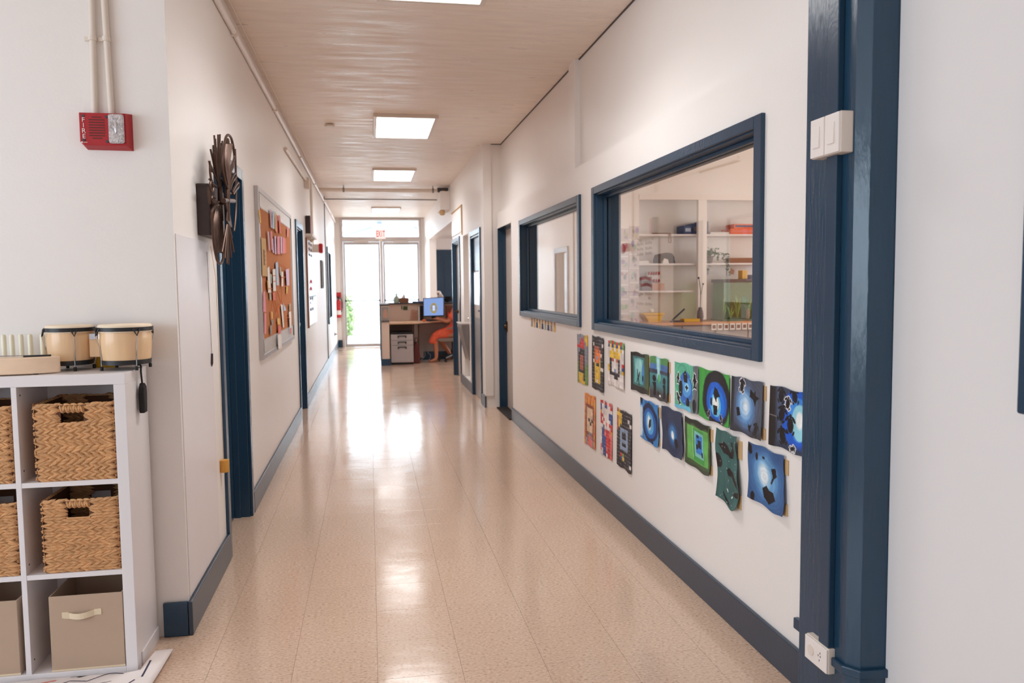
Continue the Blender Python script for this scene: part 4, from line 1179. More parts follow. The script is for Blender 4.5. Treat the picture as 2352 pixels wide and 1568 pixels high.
STR= [[(6.622, 1.598), (7.292, 1.562)], [(6.163, 1.302), (6.332, 1.212)], [(6.29, 1.3), (6.526, 1.175)], [(6.488, 1.37), (6.7, 1.277)], [(6.837, 1.401), (6.75, 1.276)], [(6.122, 1.303), (6.061, 1.226)], [(6.446, 1.219), (6.75, 1.276)], [(6.257, 1.179), (6.697, 1.266)], [(5.948, 1.394), (6.146, 1.393)], [(6.214, 1.489), (6.432, 1.493)], [(6.244, 1.446), (6.419, 1.449)], [(6.835, 1.483), (7.185, 1.49)], [(6.942, 1.406), (7.217, 1.409)], [(6.432, 1.168), (6.6, 1.268)], [(7.137, 1.147), (7.423, 1.118)], [(6.978, 1.26), (7.464, 1.249)]]

KIND = {'l1': ('paper_letter', 'cut paper letter in the upper word on the cork board', 'letter', 'upper letters on the cork board'),
        'l2': ('paper_letter', 'pink and lilac cut paper letter in the lower word on the cork board', 'letter', 'lower letters on the cork board'),
        'c': ('paper_clipping', 'white paper clipping joined by orange strings on the cork board', 'paper', 'white clippings on the cork board'),
        'c2': ('coloured_slip', 'small coloured paper slip joined by orange strings on the cork board', 'paper', 'coloured slips on the cork board'),
        's': ('pink_paper_strip', 'long pink paper strip at the near side of the cork board', 'paper', 'pink strips on the cork board')}
CN = dict(mint='mint green', butter='yellow', coral='coral', greycard='grey', lilac='lilac', pink='pink', sky_paper='pale blue', paper='white')
ORD = ['first', 'second', 'third', 'fourth', 'fifth', 'sixth', 'seventh', 'eighth', 'ninth', 'tenth']
_cnt = {}
for i, (col, k, poly) in enumerate(CLIPS):
    xo = -.7195 + .0016 * (i % 5)
    m = MB(); m.prism(poly, 'yz', xo - .0008, xo)
    if k in KIND:
        n, l, c, g = KIND[k]
        q = _cnt.get(k, 0); _cnt[k] = q + 1
        if k == 'l1': l = CN[col] + ' cut paper letter, ' + ORD[q] + ' in the upper word on the cork board'
        elif k == 'l2': l = CN[col] + ' cut paper letter, ' + ORD[q] + ' in the lower word on the cork board'
        elif k == 's': l = ('upper', 'lower')[q] + ' long pink paper strip at the near side of the cork board'
        elif k == 'c2':
            q2 = _cnt.get(k + col, 0); _cnt[k + col] = q2 + 1
            l = ORD[q2] + ' small ' + CN[col] + ' paper slip from the top of the cork board web'
        elif k == 'c':
            q2 = _cnt.get(k + col, 0); _cnt[k + col] = q2 + 1
            l = ORD[q2] + ' ' + CN[col] + ' paper clipping in the string web on the cork board'
        o = tag(m.build(n, M[col]), l, c, g)
        # a fold line proud of each slip
    elif k == 'note':
        o = thing('typed_note', 'tall tan sheet of typed text pinned at the cork board near edge', 'paper', (-.72, 6.1, 1.4))
        m.build('sheet', M[col], o)
        ya, yb = min(p[0] for p in poly), max(p[0] for p in poly); za, zb = min(p[1] for p in poly), max(p[1] for p in poly)
        for r in range(15):
            m2 = MB(); zz = zb - .09 - r * (zb - za - .16) / 15
            m2.box(xo, xo + .0006, ya + (yb - ya) * .30, ya + (yb - ya) * (.55 + .12 * ((r * 7) % 4) / 3), zz, zz + .006)
            m2.build('text_line', M['brown'], o)
    elif k == 'big':
        tag(m.build('long_paper_tag', M[col]), 'long white paper tag hanging over the lower border of the cork board', 'paper')
    else:
        tag(m.build('paper_scrap', M[col]), {'butter': 'yellow paper scrap in the upper near corner of the cork board', 'pink': 'pink paper scrap near the far top edge of the cork board'}[col], 'paper')
for a, b in STR:
    m = MB(); m.tube([(-.712, a[0], a[1]), (-.712, b[0], b[1])], .0025, 5)
    tag(m.build('orange_string', M['string']), 'orange string stretched between paper slips on the cork board', 'string', 'orange strings on the cork board')

# ------------------------------------------------------------------ whiteboard and things further along the left wall
t = thing('whiteboard', 'tall whiteboard with marker notes beyond the second blue door', 'whiteboard', (-.75, 10.8, .92))
m = MB(); m.box(-.75, -.735, 10.0, 11.55, .92, 1.99); m.build('surface', M['board'], t)
m = MB(); m.box(-.75, -.728, 9.98, 10.0, .90, 2.0); m.build('frame_edge', M['brown'], t)
m = MB()
for zz in (1.93, 1.86, 1.79, 1.24, 1.10):
    for y in (10.25, 10.6):
        for s in range(4): m.box(-.735, -.734, y + s * .07, y + s * .07 + .045, zz, zz + .03 + .01 * (s % 2))
m.build('marker_writing', M['mark_dk'], t)
m = MB(); m.box(-.735, -.734, 10.15, 11.5, 1.275, 1.285); m.build('marker_line', M['mark_dk'], t)
m = MB()
for y, zz in ((10.3, 1.47), (10.25, 1.38)): m.prism([(y, zz), (y + .2, zz + .03), (y + .45, zz + .01), (y + .44, zz - .03), (y + .2, zz - .01), (y, zz - .04)], 'yz', -.735, -.7335)
m.build('red_drawing', M['mark_red'], t)
m = MB(); m.ball((-.735, 10.35, 1.20), .004, .05, .02, 8, 6); m.ball((-.735, 10.75, 1.23), .004, .04, .016, 8, 6); m.build('blue_drawing', M['mark_blue'], t)
t = thing('wall_ledge', 'small white shelf on the left wall over the whiteboard', 'shelf', (-.7, 10.4, 2.02))
m = MB(); m.box(-.75, -.665, 10.02, 10.85, 2.02, 2.05); m.build('board', M['ivory_pl'], t, bevel=.003)
m = MB(); m.prism([(-.75, 1.96), (-.75, 2.02), (-.68, 2.02)], 'xz', 10.2, 10.22); m.prism([(-.75, 1.96), (-.75, 2.02), (-.68, 2.02)], 'xz', 10.7, 10.72); m.build('bracket', M['ivory_pl'], t)
for i, (mt, nm) in enumerate((('dkbrown', 'dark brown'), ('pink', 'pink'))):
    m = MB(); m.box(-.745, -.69, 10.06 + i * .10, 10.13 + i * .10, 2.05, 2.27 - .01 * i)
    tag(m.build('ledge_book', M[mt], bevel=.002), nm + ' book standing on the white ledge over the whiteboard', 'book')
t = thing('dark_frame', 'narrow dark picture frame on the far left wall', 'picture', (-.74, 13.1, 1.38))
m = MB(); m.box(-.75, -.728, 12.88, 13.32, 1.38, 1.41); m.box(-.75, -.728, 12.88, 13.32, 1.79, 1.82); m.box(-.75, -.728, 12.88, 12.91, 1.41, 1.79); m.box(-.75, -.728, 13.29, 13.32, 1.41, 1.79); m.build('frame', M['dkgrey'], t)
m = MB(); m.box(-.75, -.74, 12.91, 13.29, 1.41, 1.79); m.build('print', M['greycard'], t)
# ================================================================== children's paintings on the right wall
def snoise(U, V, seed, fu=3.0, fv=3.0, oct=4):
    r = np.random.default_rng(seed)
    out = np.zeros_like(U); a = 1.0
    for o in range(oct):
        for _ in range(3):
            th = r.uniform(0, 6.28); p1 = r.uniform(0, 6.28)
            out += a * np.sin((U * fu * math.cos(th) + V * fv * math.sin(th)) * 2 ** o * 2.2 + p1)
        a *= .55
    return out / 3.2
def C3(r, g, b): return np.array([lin(r / 255), lin(g / 255), lin(b / 255)])
class Canvas:
    def __init__(s, nu, nv, base, seed):
        s.U, s.V = np.meshgrid(np.linspace(0, 1, nu), np.linspace(0, 1, nv))
        s.seed = seed
        s.n = snoise(s.U, s.V, seed)
        s.c = np.ones(s.U.shape + (3,)) * C3(*base)
    def fill(s, mask, col, soft=None):
        w = np.clip(mask, 0, 1)[..., None]
        s.c = s.c * (1 - w) + C3(*col) * w
    def ell(s, cu, cv, ru, rv, ang=0.0, wob=.06):
        ca, sa = math.cos(ang), math.sin(ang)
        du, dv = s.U - cu, s.V - cv
        a = (du * ca + dv * sa) / ru; b = (-du * sa + dv * ca) / rv
        return np.sqrt(a * a + b * b) + s.n * wob
    def e(s, cu, cv, ru, rv, col, ang=0.0, wob=.06, edge=.08):
        d = s.ell(cu, cv, ru, rv, ang, wob)
        s.fill((1 - d) / edge + .5, col)
    def rect(s, u0, u1, v0, v1, col, edge=.015, wob=.012):
        u = s.U + s.n * wob; v = s.V + np.roll(s.n, 9, 0) * wob
        m = np.minimum(np.minimum((u - u0) / edge, (u1 - u) / edge), np.minimum((v - v0) / edge, (v1 - v) / edge)) + .5
        s.fill(m, col)
    def poly(s, pts, col, outline=None, grow=0.0):
        P = np.array(pts, float)
        if outline is not None: s.poly_fill(P, outline, .022)
        s.poly_fill(P, col, grow)
    def poly_fill(s, P, col, grow):
        c = P.mean(0)
        if grow: P = P + (P - c) / (np.linalg.norm(P - c, axis=1, keepdims=True) + 1e-9) * grow
        inside = np.zeros(s.U.shape, bool)
        k = len(P)
        for i in range(k):
            x1, y1 = P[i]; x2, y2 = P[(i + 1) % k]
            cond = ((y1 > s.V) != (y2 > s.V))
            with np.errstate(divide='ignore', invalid='ignore'):
                xi = (x2 - x1) * (s.V - y1) / (y2 - y1 + 1e-12) + x1
            inside ^= cond & (s.U < xi)
        s.fill(inside.astype(float), col)
    def streak(s, amt=.12, fu=2, fv=14, seed=5):
        n = snoise(s.U, s.V, s.seed + seed, fu, fv, 3)
        s.c = np.clip(s.c * (1 + amt * n[..., None]), 0, 1)
    def swirl(s, cu, cv, amt=.1, freq=30):
        d = s.ell(cu, cv, .5, .5, 0, .12)
        s.c = np.clip(s.c * (1 + amt * np.sin(d * freq)[..., None]), 0, 1)
BK = (26, 22, 26)
def turtle(c, u, v, k=1.0, ang=0.0, outline=None):
    ca, sa = math.cos(ang), math.sin(ang)
    parts = [(0, 0, .062, .105, 0), (0, -.125, .024, .035, 0), (-.065, -.085, .022, .055, .75), (.065, -.085, .022, .055, -.75), (-.06, .095, .018, .042, -.6), (.06, .095, .018, .042, .6)]
    for (g_, col) in (((.014, outline), (0, BK)) if outline else ((0, BK),)):
        for (a, b, ru, rv, an) in parts:
            c.e(u + k * (a * ca - b * sa), v + k * (a * sa + b * ca), k * ru + g_, k * rv + g_, col, ang + an, .04, .06)
def fish(c, u, v, k=1.0, ang=0.0, outline=None):
    sh = [(-.03, -.16), (.03, -.12), (.05, -.02), (.10, .02), (.05, .04), (.03, .12), (.07, .18), (0, .16), (-.06, .19), (-.03, .12), (-.05, .03), (-.10, .06), (-.05, -.04)]
    ca, sa = math.cos(ang), math.sin(ang)
    c.poly([(u + k * (a * ca - b * sa), v + k * (a * sa + b * ca)) for a, b in sh], BK, outline)
NU, NV = 84, 112
def art_a1():
    c = Canvas(NU, NV, (40, 44, 38), 1)
    c.rect(.80, 1.05, -.1, 1.1, (78, 92, 62)); c.rect(.0, .8, .0, .09, (30, 28, 26))
    c.rect(.12, .80, .10, .84, (62, 110, 110)); c.rect(.2, .72, .16, .78, (96, 168, 168)); c.e(.46, .34, .20, .20, (150, 208, 208), edge=.5)
    c.e(.70, .5, .06, .26, (66, 130, 190)); c.rect(.05, .95, .86, .99, (46, 44, 42))
    c.poly([(.33, .42), (.38, .42), (.44, .58), (.52, .46), (.55, .48), (.47, .64), (.52, .82), (.47, .82), (.43, .68), (.36, .78), (.34, .76), (.40, .62)], BK)
    c.poly([(.66, .58), (.72, .52), (.72, .66), (.66, .72)], BK)
    c.streak(.18, 9, 3); return c
def art_a2():
    c = Canvas(NU, NV, (70, 132, 138), 2)
    c.rect(-.1, 1.1, -.1, .16, (84, 140, 84)); c.rect(.38, .54, -.1, .5, (168, 218, 226), edge=.1)
    c.rect(-.1, .36, .18, .30, (72, 116, 176)); c.rect(.58, 1.1, .16, .30, (72, 110, 166))
    c.rect(-.1, .40, .30, .40, (62, 66, 84)); c.rect(.54, 1.1, .30, .38, (60, 62, 78))
    c.e(.48, .5, .05, .10, (84, 170, 96)); c.rect(-.1, 1.1, .74, 1.1, (72, 70, 74), edge=.2)
    for u in (.24, .80):
        c.e(u, .52, .09, .08, BK); c.poly([(u - .10, .62), (u + .09, .60), (u + .09, .92), (u - .06, .94), (u - .03, .74)], BK)
    c.poly([(.42, .78), (.56, .86), (.52, .92), (.40, .90)], BK); c.e(.56, .90, .06, .03, (226, 226, 226))
    c.streak(.16, 4, 8); return c
def art_a3():
    c = Canvas(NU, NV, (92, 178, 146), 3)
    c.rect(.80, 1.1, -.1, 1.1, (104, 108, 114)); c.rect(.66, .82, .62, 1.1, (110, 130, 130))
    c.swirl(.3, .3, .12, 26)
    c.e(.48, .54, .30, .36, (56, 110, 190)); c.e(.52, .5, .20, .22, (86, 156, 220)); c.e(.54, .5, .10, .10, (150, 206, 236))
    c.poly([(.36, .22), (.46, .14), (.56, .26), (.56, .40), (.40, .40)], BK); c.e(.26, .56, .09, .18, BK)
    c.poly([(.52, .44), (.56, .48), (.62, .50), (.56, .53), (.53, .58), (.50, .52), (.44, .50), (.50, .48)], BK)
    for k in range(14):
        a = k * .9; c.e(.5 + .27 * math.cos(a), .52 + .30 * math.sin(a), .012, .009, (230, 240, 250))
    fish(c, .14, .34, .75, .1, (236, 238, 238)); fish(c, .16, .78, .9, -.5, (236, 238, 238)); fish(c, .86, .30, 1.0, 0, (236, 238, 238))
    c.e(.58, .84, .07, .13, (32, 36, 44)); c.e(.84, .84, .08, .14, (34, 36, 42))
    c.rect(-.1, .66, .93, 1.1, (110, 190, 220), wob=.05)
    c.streak(.10, 7, 7); return c
def art_a4():
    c = Canvas(NU, NV, (70, 160, 72), 4)
    c.e(.58, .52, .47, .54, (34, 32, 38)); c.e(.60, .58, .34, .37, (28, 96, 200)); c.e(.60, .62, .25, .28, (30, 120, 226))
    c.e(.58, .66, .16, .22, (110, 200, 236)); c.e(.58, .62, .10, .13, (240, 242, 238))
    c.poly([(.54, .30), (.64, .34), (.72, .46), (.62, .50), (.60, .60), (.54, .52), (.50, .44)], BK); c.poly([(.50, .66), (.64, .66), (.62, .84), (.52, .86)], BK)
    c.poly([(.40, .56), (.46, .52), (.46, .70), (.40, .66)], BK); fish(c, .36, .86, .5, .3, (160, 160, 170)); fish(c, .74, .88, .5, -.3, (160, 160, 170))
    c.streak(.15, 9, 3); return c
def art_a5():
    c = Canvas(NU, NV, (72, 80, 96), 5)
    c.rect(-.1, .10, -.1, 1.1, (44, 44, 50)); c.rect(-.1, 1.1, .88, 1.1, (56, 58, 66), edge=.1)
    c.e(.48, .52, .34, .42, (84, 104, 138), edge=.4); c.e(.46, .52, .25, .32, (96, 146, 200), edge=.5); c.e(.46, .50, .15, .22, (156, 196, 230), edge=.6); c.e(.48, .50, .07, .12, (220, 234, 244), edge=.9)
    c.swirl(.46, .52, .09, 34)
    turtle(c, .36, .15, .95, .2, (230, 230, 232)); c.poly([(.62, .16), (.72, .22), (.78, .16), (.78, .26), (.90, .28), (.80, .34), (.76, .46), (.70, .34), (.60, .30)], BK)
    c.poly([(.18, .56), (.28, .54), (.32, .68), (.22, .72)], BK); c.poly([(.54, .76), (.58, .82), (.66, .78), (.62, .88), (.64, .95), (.56, .90)], BK); turtle(c, .80, .86, 1.0, .3)
    c.streak(.12, 10, 3); return c
def art_a6():
    c = Canvas(NU, NV, (56, 68, 92), 6)
    c.rect(-.1, .20, -.1, 1.1, (34, 30, 32)); c.rect(.19, .34, -.1, 1.1, (72, 88, 116), edge=.1)
    c.e(.68, .48, .34, .50, (22, 92, 206)); c.e(.72, .46, .24, .36, (60, 140, 226)); c.e(.74, .5, .19, .30, (150, 214, 232)); c.e(.74, .46, .09, .14, (240, 246, 246), edge=.4)
    c.rect(.18, 1.1, .90, 1.1, (44, 56, 78), edge=.1)
    turtle(c, .30, .14, 1.0, .1); turtle(c, .62, .10, 1.0, -.2); turtle(c, .46, .24, .8, .2, (236, 236, 238)); turtle(c, .32, .44, 1.1, .3); turtle(c, .52, .58, 1.2, 0); turtle(c, .34, .80, 1.1, -.2)
    turtle(c, .58, .94, .55, 1.3, (236, 236, 238)); turtle(c, .94, .18, .9, 0); turtle(c, .92, .82, .9, .4); c.rect(.0, .20, .49, .505, (120, 116, 116), wob=.004)
    c.streak(.10, 11, 3); return c
def art_b1():
    c = Canvas(NU, NV, (58, 126, 190), 7)
    c.streak(.4, 14, 2, 3); c.e(.52, .5, .46, .46, (26, 40, 78)); c.e(.52, .52, .34, .36, (34, 96, 176)); c.e(.52, .52, .22, .27, (86, 166, 220)); c.e(.5, .52, .10, .17, (226, 236, 240), edge=.4)
    c.poly([(.52, .44), (.62, .40), (.60, .58), (.48, .66), (.46, .60)], BK); c.poly([(-.02, -.02), (.14, .0), (.10, .16), (.04, .12)], BK); c.e(.66, .96, .06, .03, BK)
    c.rect(-.1, .12, .2, .95, (206, 226, 238), edge=.08, wob=.05); c.streak(.1, 8, 5); return c
def art_b2():
    c = Canvas(NU, NV, (44, 56, 84), 8)
    c.e(.54, .56, .22, .24, (44, 92, 150), edge=.5); c.e(.54, .54, .14, .16, (66, 130, 186), edge=.4); c.e(.54, .56, .07, .09, (236, 242, 240), edge=.4)
    c.swirl(.5, .55, .10, 40); c.poly([(.62, .62), (.74, .58), (.78, .74), (.66, .82), (.60, .72)], BK); c.poly([(.20, .44), (.28, .36), (.30, .52), (.24, .58)], (30, 34, 46))
    c.streak(.10, 8, 8); return c
def art_b3():
    c = Canvas(NU, NV, (72, 92, 58), 9)
    c.rect(.10, .93, .14, .86, (104, 176, 90)); c.rect(.34, .40, .16, .80, (160, 206, 140)); c.rect(.36, .76, .16, .84, (72, 150, 76)); c.rect(.42, .74, .22, .74, (130, 196, 190)); c.rect(.46, .70, .28, .66, (62, 130, 206))
    c.rect(.54, .66, .38, .54, (32, 36, 48)); c.rect(.50, .58, .28, .35, BK); c.rect(.48, .54, .48, .58, BK); c.rect(.66, .71, .60, .70, BK)
    c.rect(-.1, .95, -.05, .10, (40, 42, 34), wob=.04); c.rect(.05, 1.1, .92, 1.1, (62, 70, 54), wob=.04); c.streak(.14, 7, 7); return c
def art_b4():
    c = Canvas(64, 128, (54, 96, 94), 10)
    c.streak(.22, 14, 2, 2)
    c.poly([(.12, .22), (.30, .19), (.45, .14), (.62, .17), (.72, .25), (.80, .20), (.78, .10), (.86, .10), (.90, .22), (.80, .32), (.66, .33), (.60, .30), (.40, .31), (.26, .25)], BK)
    c.e(.08, .46, .20, .10, BK); c.poly([(.48, .50), (.62, .46), (.80, .50), (.94, .62), (.96, .72), (.84, .66), (.70, .56), (.52, .58)], BK)
    c.poly([(.72, .76), (.98, .74), (.96, .84), (.70, .80)], BK); c.poly([(.28, .86), (.40, .90), (.60, .94), (.64, .98), (.46, .96), (.34, .92)], BK)
    r = np.random.default_rng(4)
    for _ in range(26): c.e(r.uniform(0, 1), r.uniform(0, 1), .012, .006, (196, 214, 210))
    c.e(.46, .80, .03, .012, (230, 234, 232), .6); c.e(.66, .84, .03, .012, (230, 234, 232), -.6); return c
def art_b5():
    c = Canvas(NU, NV, (52, 86, 136), 11)
    c.e(.50, .52, .46, .46, (66, 114, 170), edge=.6); c.e(.50, .48, .30, .34, (104, 160, 208), edge=.5); c.e(.46, .46, .17, .22, (166, 206, 232), edge=.4); c.e(.46, .46, .11, .16, (222, 234, 242), edge=.4)
    c.swirl(.48, .48, .08, 40)
    c.e(.26, .20, .035, .07, BK); c.e(.46, .17, .04, .025, BK); c.poly([(.66, .30), (.78, .26), (.80, .40), (.74, .44), (.66, .56), (.63, .54), (.70, .42)], BK)
    c.poly([(.40, .70), (.52, .62), (.58, .68), (.68, .68), (.74, .80), (.58, .92), (.44, .84)], BK); c.e(.14, .94, .06, .09, BK); c.poly([(-.02, -.02), (.10, .05), (.13, .18), (.06, .22), (-.02, .10)], BK)
    c.streak(.10, 6, 6); return c

def pixel_art(rows, pal, seed, per=6, grid=True):
    R, K = len(rows), len(rows[0])
    nu, nv = K * per + 1, R * per + 1
    c = Canvas(nu, nv, pal[rows[0][0]], seed)
    I = np.clip((c.V * R).astype(int), 0, R - 1); J = np.clip((c.U * K).astype(int), 0, K - 1)
    tab = np.array([[C3(*pal[ch]) for ch in r] for r in rows])
    c.c = tab[I, J]
    r = np.random.default_rng(seed)
    c.c *= (1 + .10 * r.standard_normal((R, K))[I, J])[..., None]
    c.streak(.16, 12, 3)
    if grid:
        gl = ((c.V * R) % 1 < .17) & (r.random(c.U.shape) < .25)
        c.fill(gl.astype(float) * .5, (216, 208, 204))
    c.c = np.clip(c.c, 0, 1)
    return c
PAL = dict(g=(140, 146, 158), r=(206, 62, 66), k=(44, 42, 48), b=(176, 92, 74), y=(228, 188, 66), n=(112, 150, 84), w=(230, 222, 218), o=(226, 122, 62), u=(62, 82, 146), l=(138, 160, 190), t=(232, 160, 76), p=(224, 122, 118), d=(156, 84, 58), c=(232, 204, 176))
P1 = ['ggggggyy', 'gggrrgyy', 'ggrrrrgy', 'rrrrrrgg', 'ggkkkkgg', 'gkkkkkgg', 'gkbbbkgg', 'gkbbbkgg', 'nkbbbkgn', 'nkbbbknn', 'nkkkkknn', 'nyyyykn ', 'nyyyyknn', 'nyyyyynn']
P2 = ['kkkkkkkk', 'kkkkkkkk', 'kwkkkkkw', 'kkbbbkkk', 'kkoobokk', 'kkoooowk', 'kkolookk', 'kwoooykk', 'kkykkykk', 'kkyyyyww', 'kkyyyykk', 'kkyyyykk', 'kkyyyykk', 'kkywyykk', 'kkkkkkkk', 'kkkkkkkk']
P3 = ['rnrnrnrn', 'uyuyuyun', 'wwywywyw', 'wyyyyyww', 'wyyyyyww', 'wkbwbkww', 'wkwwwkwr', 'ykwwwkwu', 'ykwlwkwy', 'wkkkkkww', 'wwwkkwww', 'wwwwwwww', 'wwwwwwww']
P4 = ['totototo', 'ototototo'[:8], 'ttotottt', 'oddddddt', 'tdccccdo', 'odccccdt', 'tdccccdo', 'odckckdt', 'tdcckcdo', 'odccccdt', 'tdccccdo', 'oddggddt', 'tdgppgdo', 'ogppppgt', 'tgppppgo']
P5 = ['rrwrrwpp', 'uwwuuwwr', 'uwwwwwww', 'twwwwwuu', 'rrwwwwuu', 'rwrwwwwu', 'rrwwpwrr', 'wwuwwwwr', 'wuuprrpt', 'wuuprrpp', 'wuuurrrp', 'wuuurrrp', 'wuuurrrp', 'puuuprrp', 'pwuurrrp', 'wwuuwrrp']
P6 = ['bykkkkkk', 'yyykkkkk', 'byykkkwk', 'byykkkkw', 'bykkkkkk', 'bkllllkk', 'kklkklkk', 'kklkklkk', 'kkllllkk', 'kklkklkk', 'kkllllkk', 'kkkkkkkk', 'kkrnkkkk', 'kkuykkkk', 'kkkkkkkw', 'kkkkkkkk']
P1 = [r.replace(' ', 'n') for r in P1]

XW = 1.437
def hang(name, cv, y0, y1, z0, z1, label, group, curl=.012, seed=0, wave=.0, tilt=0.0, backing=False, cat='painting'):
    """y0: far edge (left in view), y1: near edge"""
    nv, nu = cv.U.shape
    r = random.Random(seed)
    a, b, c_, d_ = [r.uniform(.2, 1) for _ in range(4)]
    t = thing(name, label, cat, (XW, (y0 + y1) / 2, z0), group)
    U, V = cv.U, cv.V
    lift = .0025 + curl * (a * U ** 3 + .5 * b * U ** 2 * V ** 2 + .35 * c_ * (1 - U) ** 4 * V) + .003 * (1 + np.sin(U * 7 + a * 6 + V * 3)) * .5 + wave * .012 * np.sin(V * 6.5 + 1)**2 * (U - .2)
    yy = y0 + (y1 - y0) * U + wave * .02 * np.sin(V * 5.5 + .6) + tilt * (V - .5)
    zz = z1 + (z0 - z1) * V + wave * .012 * np.sin(U * 6.0 + .5) * V + .003 * np.sin(U * 11 + b * 5) * np.where((V > .98) | (V < .02), 1, 0)
    xx = XW - lift
    org = np.array([XW, (y0 + y1) / 2, z0])
    vs = np.stack([xx, yy, zz], -1).reshape(-1, 3) - org
    fs = [(j * nu + i, j * nu + i + 1, (j + 1) * nu + i + 1, (j + 1) * nu + i) for j in range(nv - 1) for i in range(nu - 1)]
    me = bpy.data.meshes.new('sheet')
    me.from_pydata(vs.tolist(), [], fs)
    at = me.color_attributes.new('Col', 'FLOAT_COLOR', 'POINT')
    col = np.concatenate([cv.c.reshape(-1, 3), np.ones((nu * nv, 1))], 1).astype(np.float32)
    at.data.foreach_set('color', col.ravel())
    me.materials.append(M['art'])
    me.polygons.foreach_set('use_smooth', [True] * len(me.polygons))
    me.update()
    o = bpy.data.objects.new('painted_sheet', me); COL.objects.link(o); o.parent = t
    so = o.modifiers.new('solid', 'SOLIDIFY'); so.thickness = .0012; so.offset = 0
    if backing:
        hz = z1 - z0
        m = MB(); m.box(XW - .0035, XW - .0005, y1 - .012, y1 + .02, z1 - hz * .30, z1 - hz * .05); m.build('tape_tab', M['tan_card'], t)
        m = MB(); m.box(XW - .0035, XW - .0005, y1 - .010, y1 + .02, z0 + .006, z0 + hz * .22); m.build('tape_tab', M['tan_card'], t)
    return t
G1, G2 = 'ocean paintings on the right wall', 'grid drawings on the right wall'
hang('ocean_painting', art_a1(), 4.254, 3.957, .811, 1.024, 'teal painting with dark olive border and two thin black swimmers', G1, .006, 1, backing=True)
hang('ocean_painting', art_a2(), 3.944, 3.676, .811, 1.026, 'blue-green painting of two round-headed black figures under green corners', G1, .006, 2, backing=True)
hang('ocean_painting', art_a3(), 3.600, 3.318, .811, 1.027, 'mint painting with white-edged black fish around a blue oval', G1, .008, 3)
hang('ocean_painting', art_a4(), 3.314, 3.008, .808, 1.026, 'green-cornered painting with black ring round a bright blue oval', G1, .008, 4)
hang('ocean_painting', art_a5(), 2.995, 2.722, .808, 1.027, 'slate grey painting with pale blue glow and black turtles', G1, .010, 5, backing=True)
hang('ocean_painting', art_a6(), 2.680, 2.395, .809, 1.027, 'bright blue painting full of black turtles beside the blue post', G1, .008, 6)
hang('ocean_painting', art_b1(), 4.092, 3.808, .566, .783, 'streaky blue painting with a dark ring round a white centre', G1, .010, 7, wave=.3, backing=True)
hang('ocean_painting', art_b2(), 3.772, 3.490, .570, .790, 'plain navy painting with one small white glow', G1, .010, 8, wave=.4)
hang('ocean_painting', art_b3(), 3.475, 3.183, .565, .782, 'green painting of nested rectangles round a blue core', G1, .010, 9, wave=.3, backing=True)
hang('ocean_painting', art_b4(), 3.132, 2.912, .490, .787, 'tall dark teal painting of long-tailed black creatures', G1, .012, 10, wave=.9, tilt=.01, backing=True)
hang('ocean_painting', art_b5(), 2.842, 2.557, .567, .785, 'blue painting with round white glow, lowest beside the blue post', G1, .012, 11, wave=.3, backing=True)
hang('grid_drawing', pixel_art(P1, PAL, 21), 5.423, 5.155, .715, 1.055, 'coloured grid drawing with red block over a black frame on grey', G2, .002, 21, cat='drawing')
hang('grid_drawing', pixel_art(P2, PAL, 22), 5.046, 4.778, .718, 1.064, 'black grid drawing with an orange block on a yellow column', G2, .004, 22, cat='drawing')
hang('grid_drawing', pixel_art(P3, PAL, 23), 4.685, 4.366, .787, 1.058, 'white grid drawing with striped top and yellow block', G2, .004, 23, cat='drawing')
hang('grid_drawing', pixel_art(P4, PAL, 24), 5.237, 4.969, .314, .665, 'orange and yellow checked grid drawing with pale centre', G2, .003, 24, cat='drawing')
hang('grid_drawing', pixel_art(P5, PAL, 25), 4.854, 4.607, .322, .669, 'grid drawing of red and blue blocks on white', G2, .003, 25, cat='drawing')
hang('grid_drawing', pixel_art(P6, PAL, 26), 4.512, 4.239, .325, .666, 'black grid drawing with yellow corner and pale blue loops', G2, .004, 26, cat='drawing')
# little row of paper figures below the small window
fc = ['greycard', 'butter', 'bluebox', 'butter', 'bluebox', 'mint', 'bluebox', 'greycard', 'butter']
for i, cname in enumerate(fc):
    y = 7.03 - i * .112; zc = 1.05
    t = thing('paper_figure', ORD[i] + ' tiny paper figure from the far end, under the small blue window', 'figure', (XW, y, 1.02), 'paper figures under the small window')
    m = MB(); m.prism([(y - .035, 1.025), (y - .012, 1.03), (y, 1.022), (y + .012, 1.03), (y + .035, 1.025), (y + .022, 1.055), (y + .028, 1.07), (y - .028, 1.07), (y - .022, 1.055)], 'yz', XW - .004, XW - .001); m.build('body', M[cname], t)
    m = MB(); m.lathe([(.020, -.004), (.020, -.001)], (XW, y, 1.083), 10, 'x'); m.build('head', M['tan_card'], t)
# ================================================================== far end: exit sign, extinguisher, reception
t = thing('exit_sign', 'white exit sign with red letters over the glass doors', 'sign', (.28, 18.66, 2.47))
m = MB(); m.box(.164, .396, 18.62, 18.68, 2.485, 2.70); m.build('housing', M['white_pl'], t, bevel=.004)
m = MB(); m.box(.172, .388, 18.617, 18.621, 2.493, 2.692); m.build('lit_face', M['exit_white'], t)
for i, ch in enumerate('EXIT'):
    vs, fs = text_mb(ch, .20, .018)
    m = MB(); m.add([(.205 + i * .0505 - (.012 if i == 2 else 0) * 0 + v[0] * .42, 18.6165 - v[2], 2.592 + v[1]) for v in vs], fs); m.build('letter', M['exit_red'], t)
m = MB(); m.box(.24, .32, 18.66, 18.765, 2.43, 2.49); m.build('bracket', M['ivory_pl'], t)
t = thing('fire_extinguisher', 'red fire extinguisher hanging on the pier left of the glass doors', 'extinguisher', (-.70, 18.72, .68))
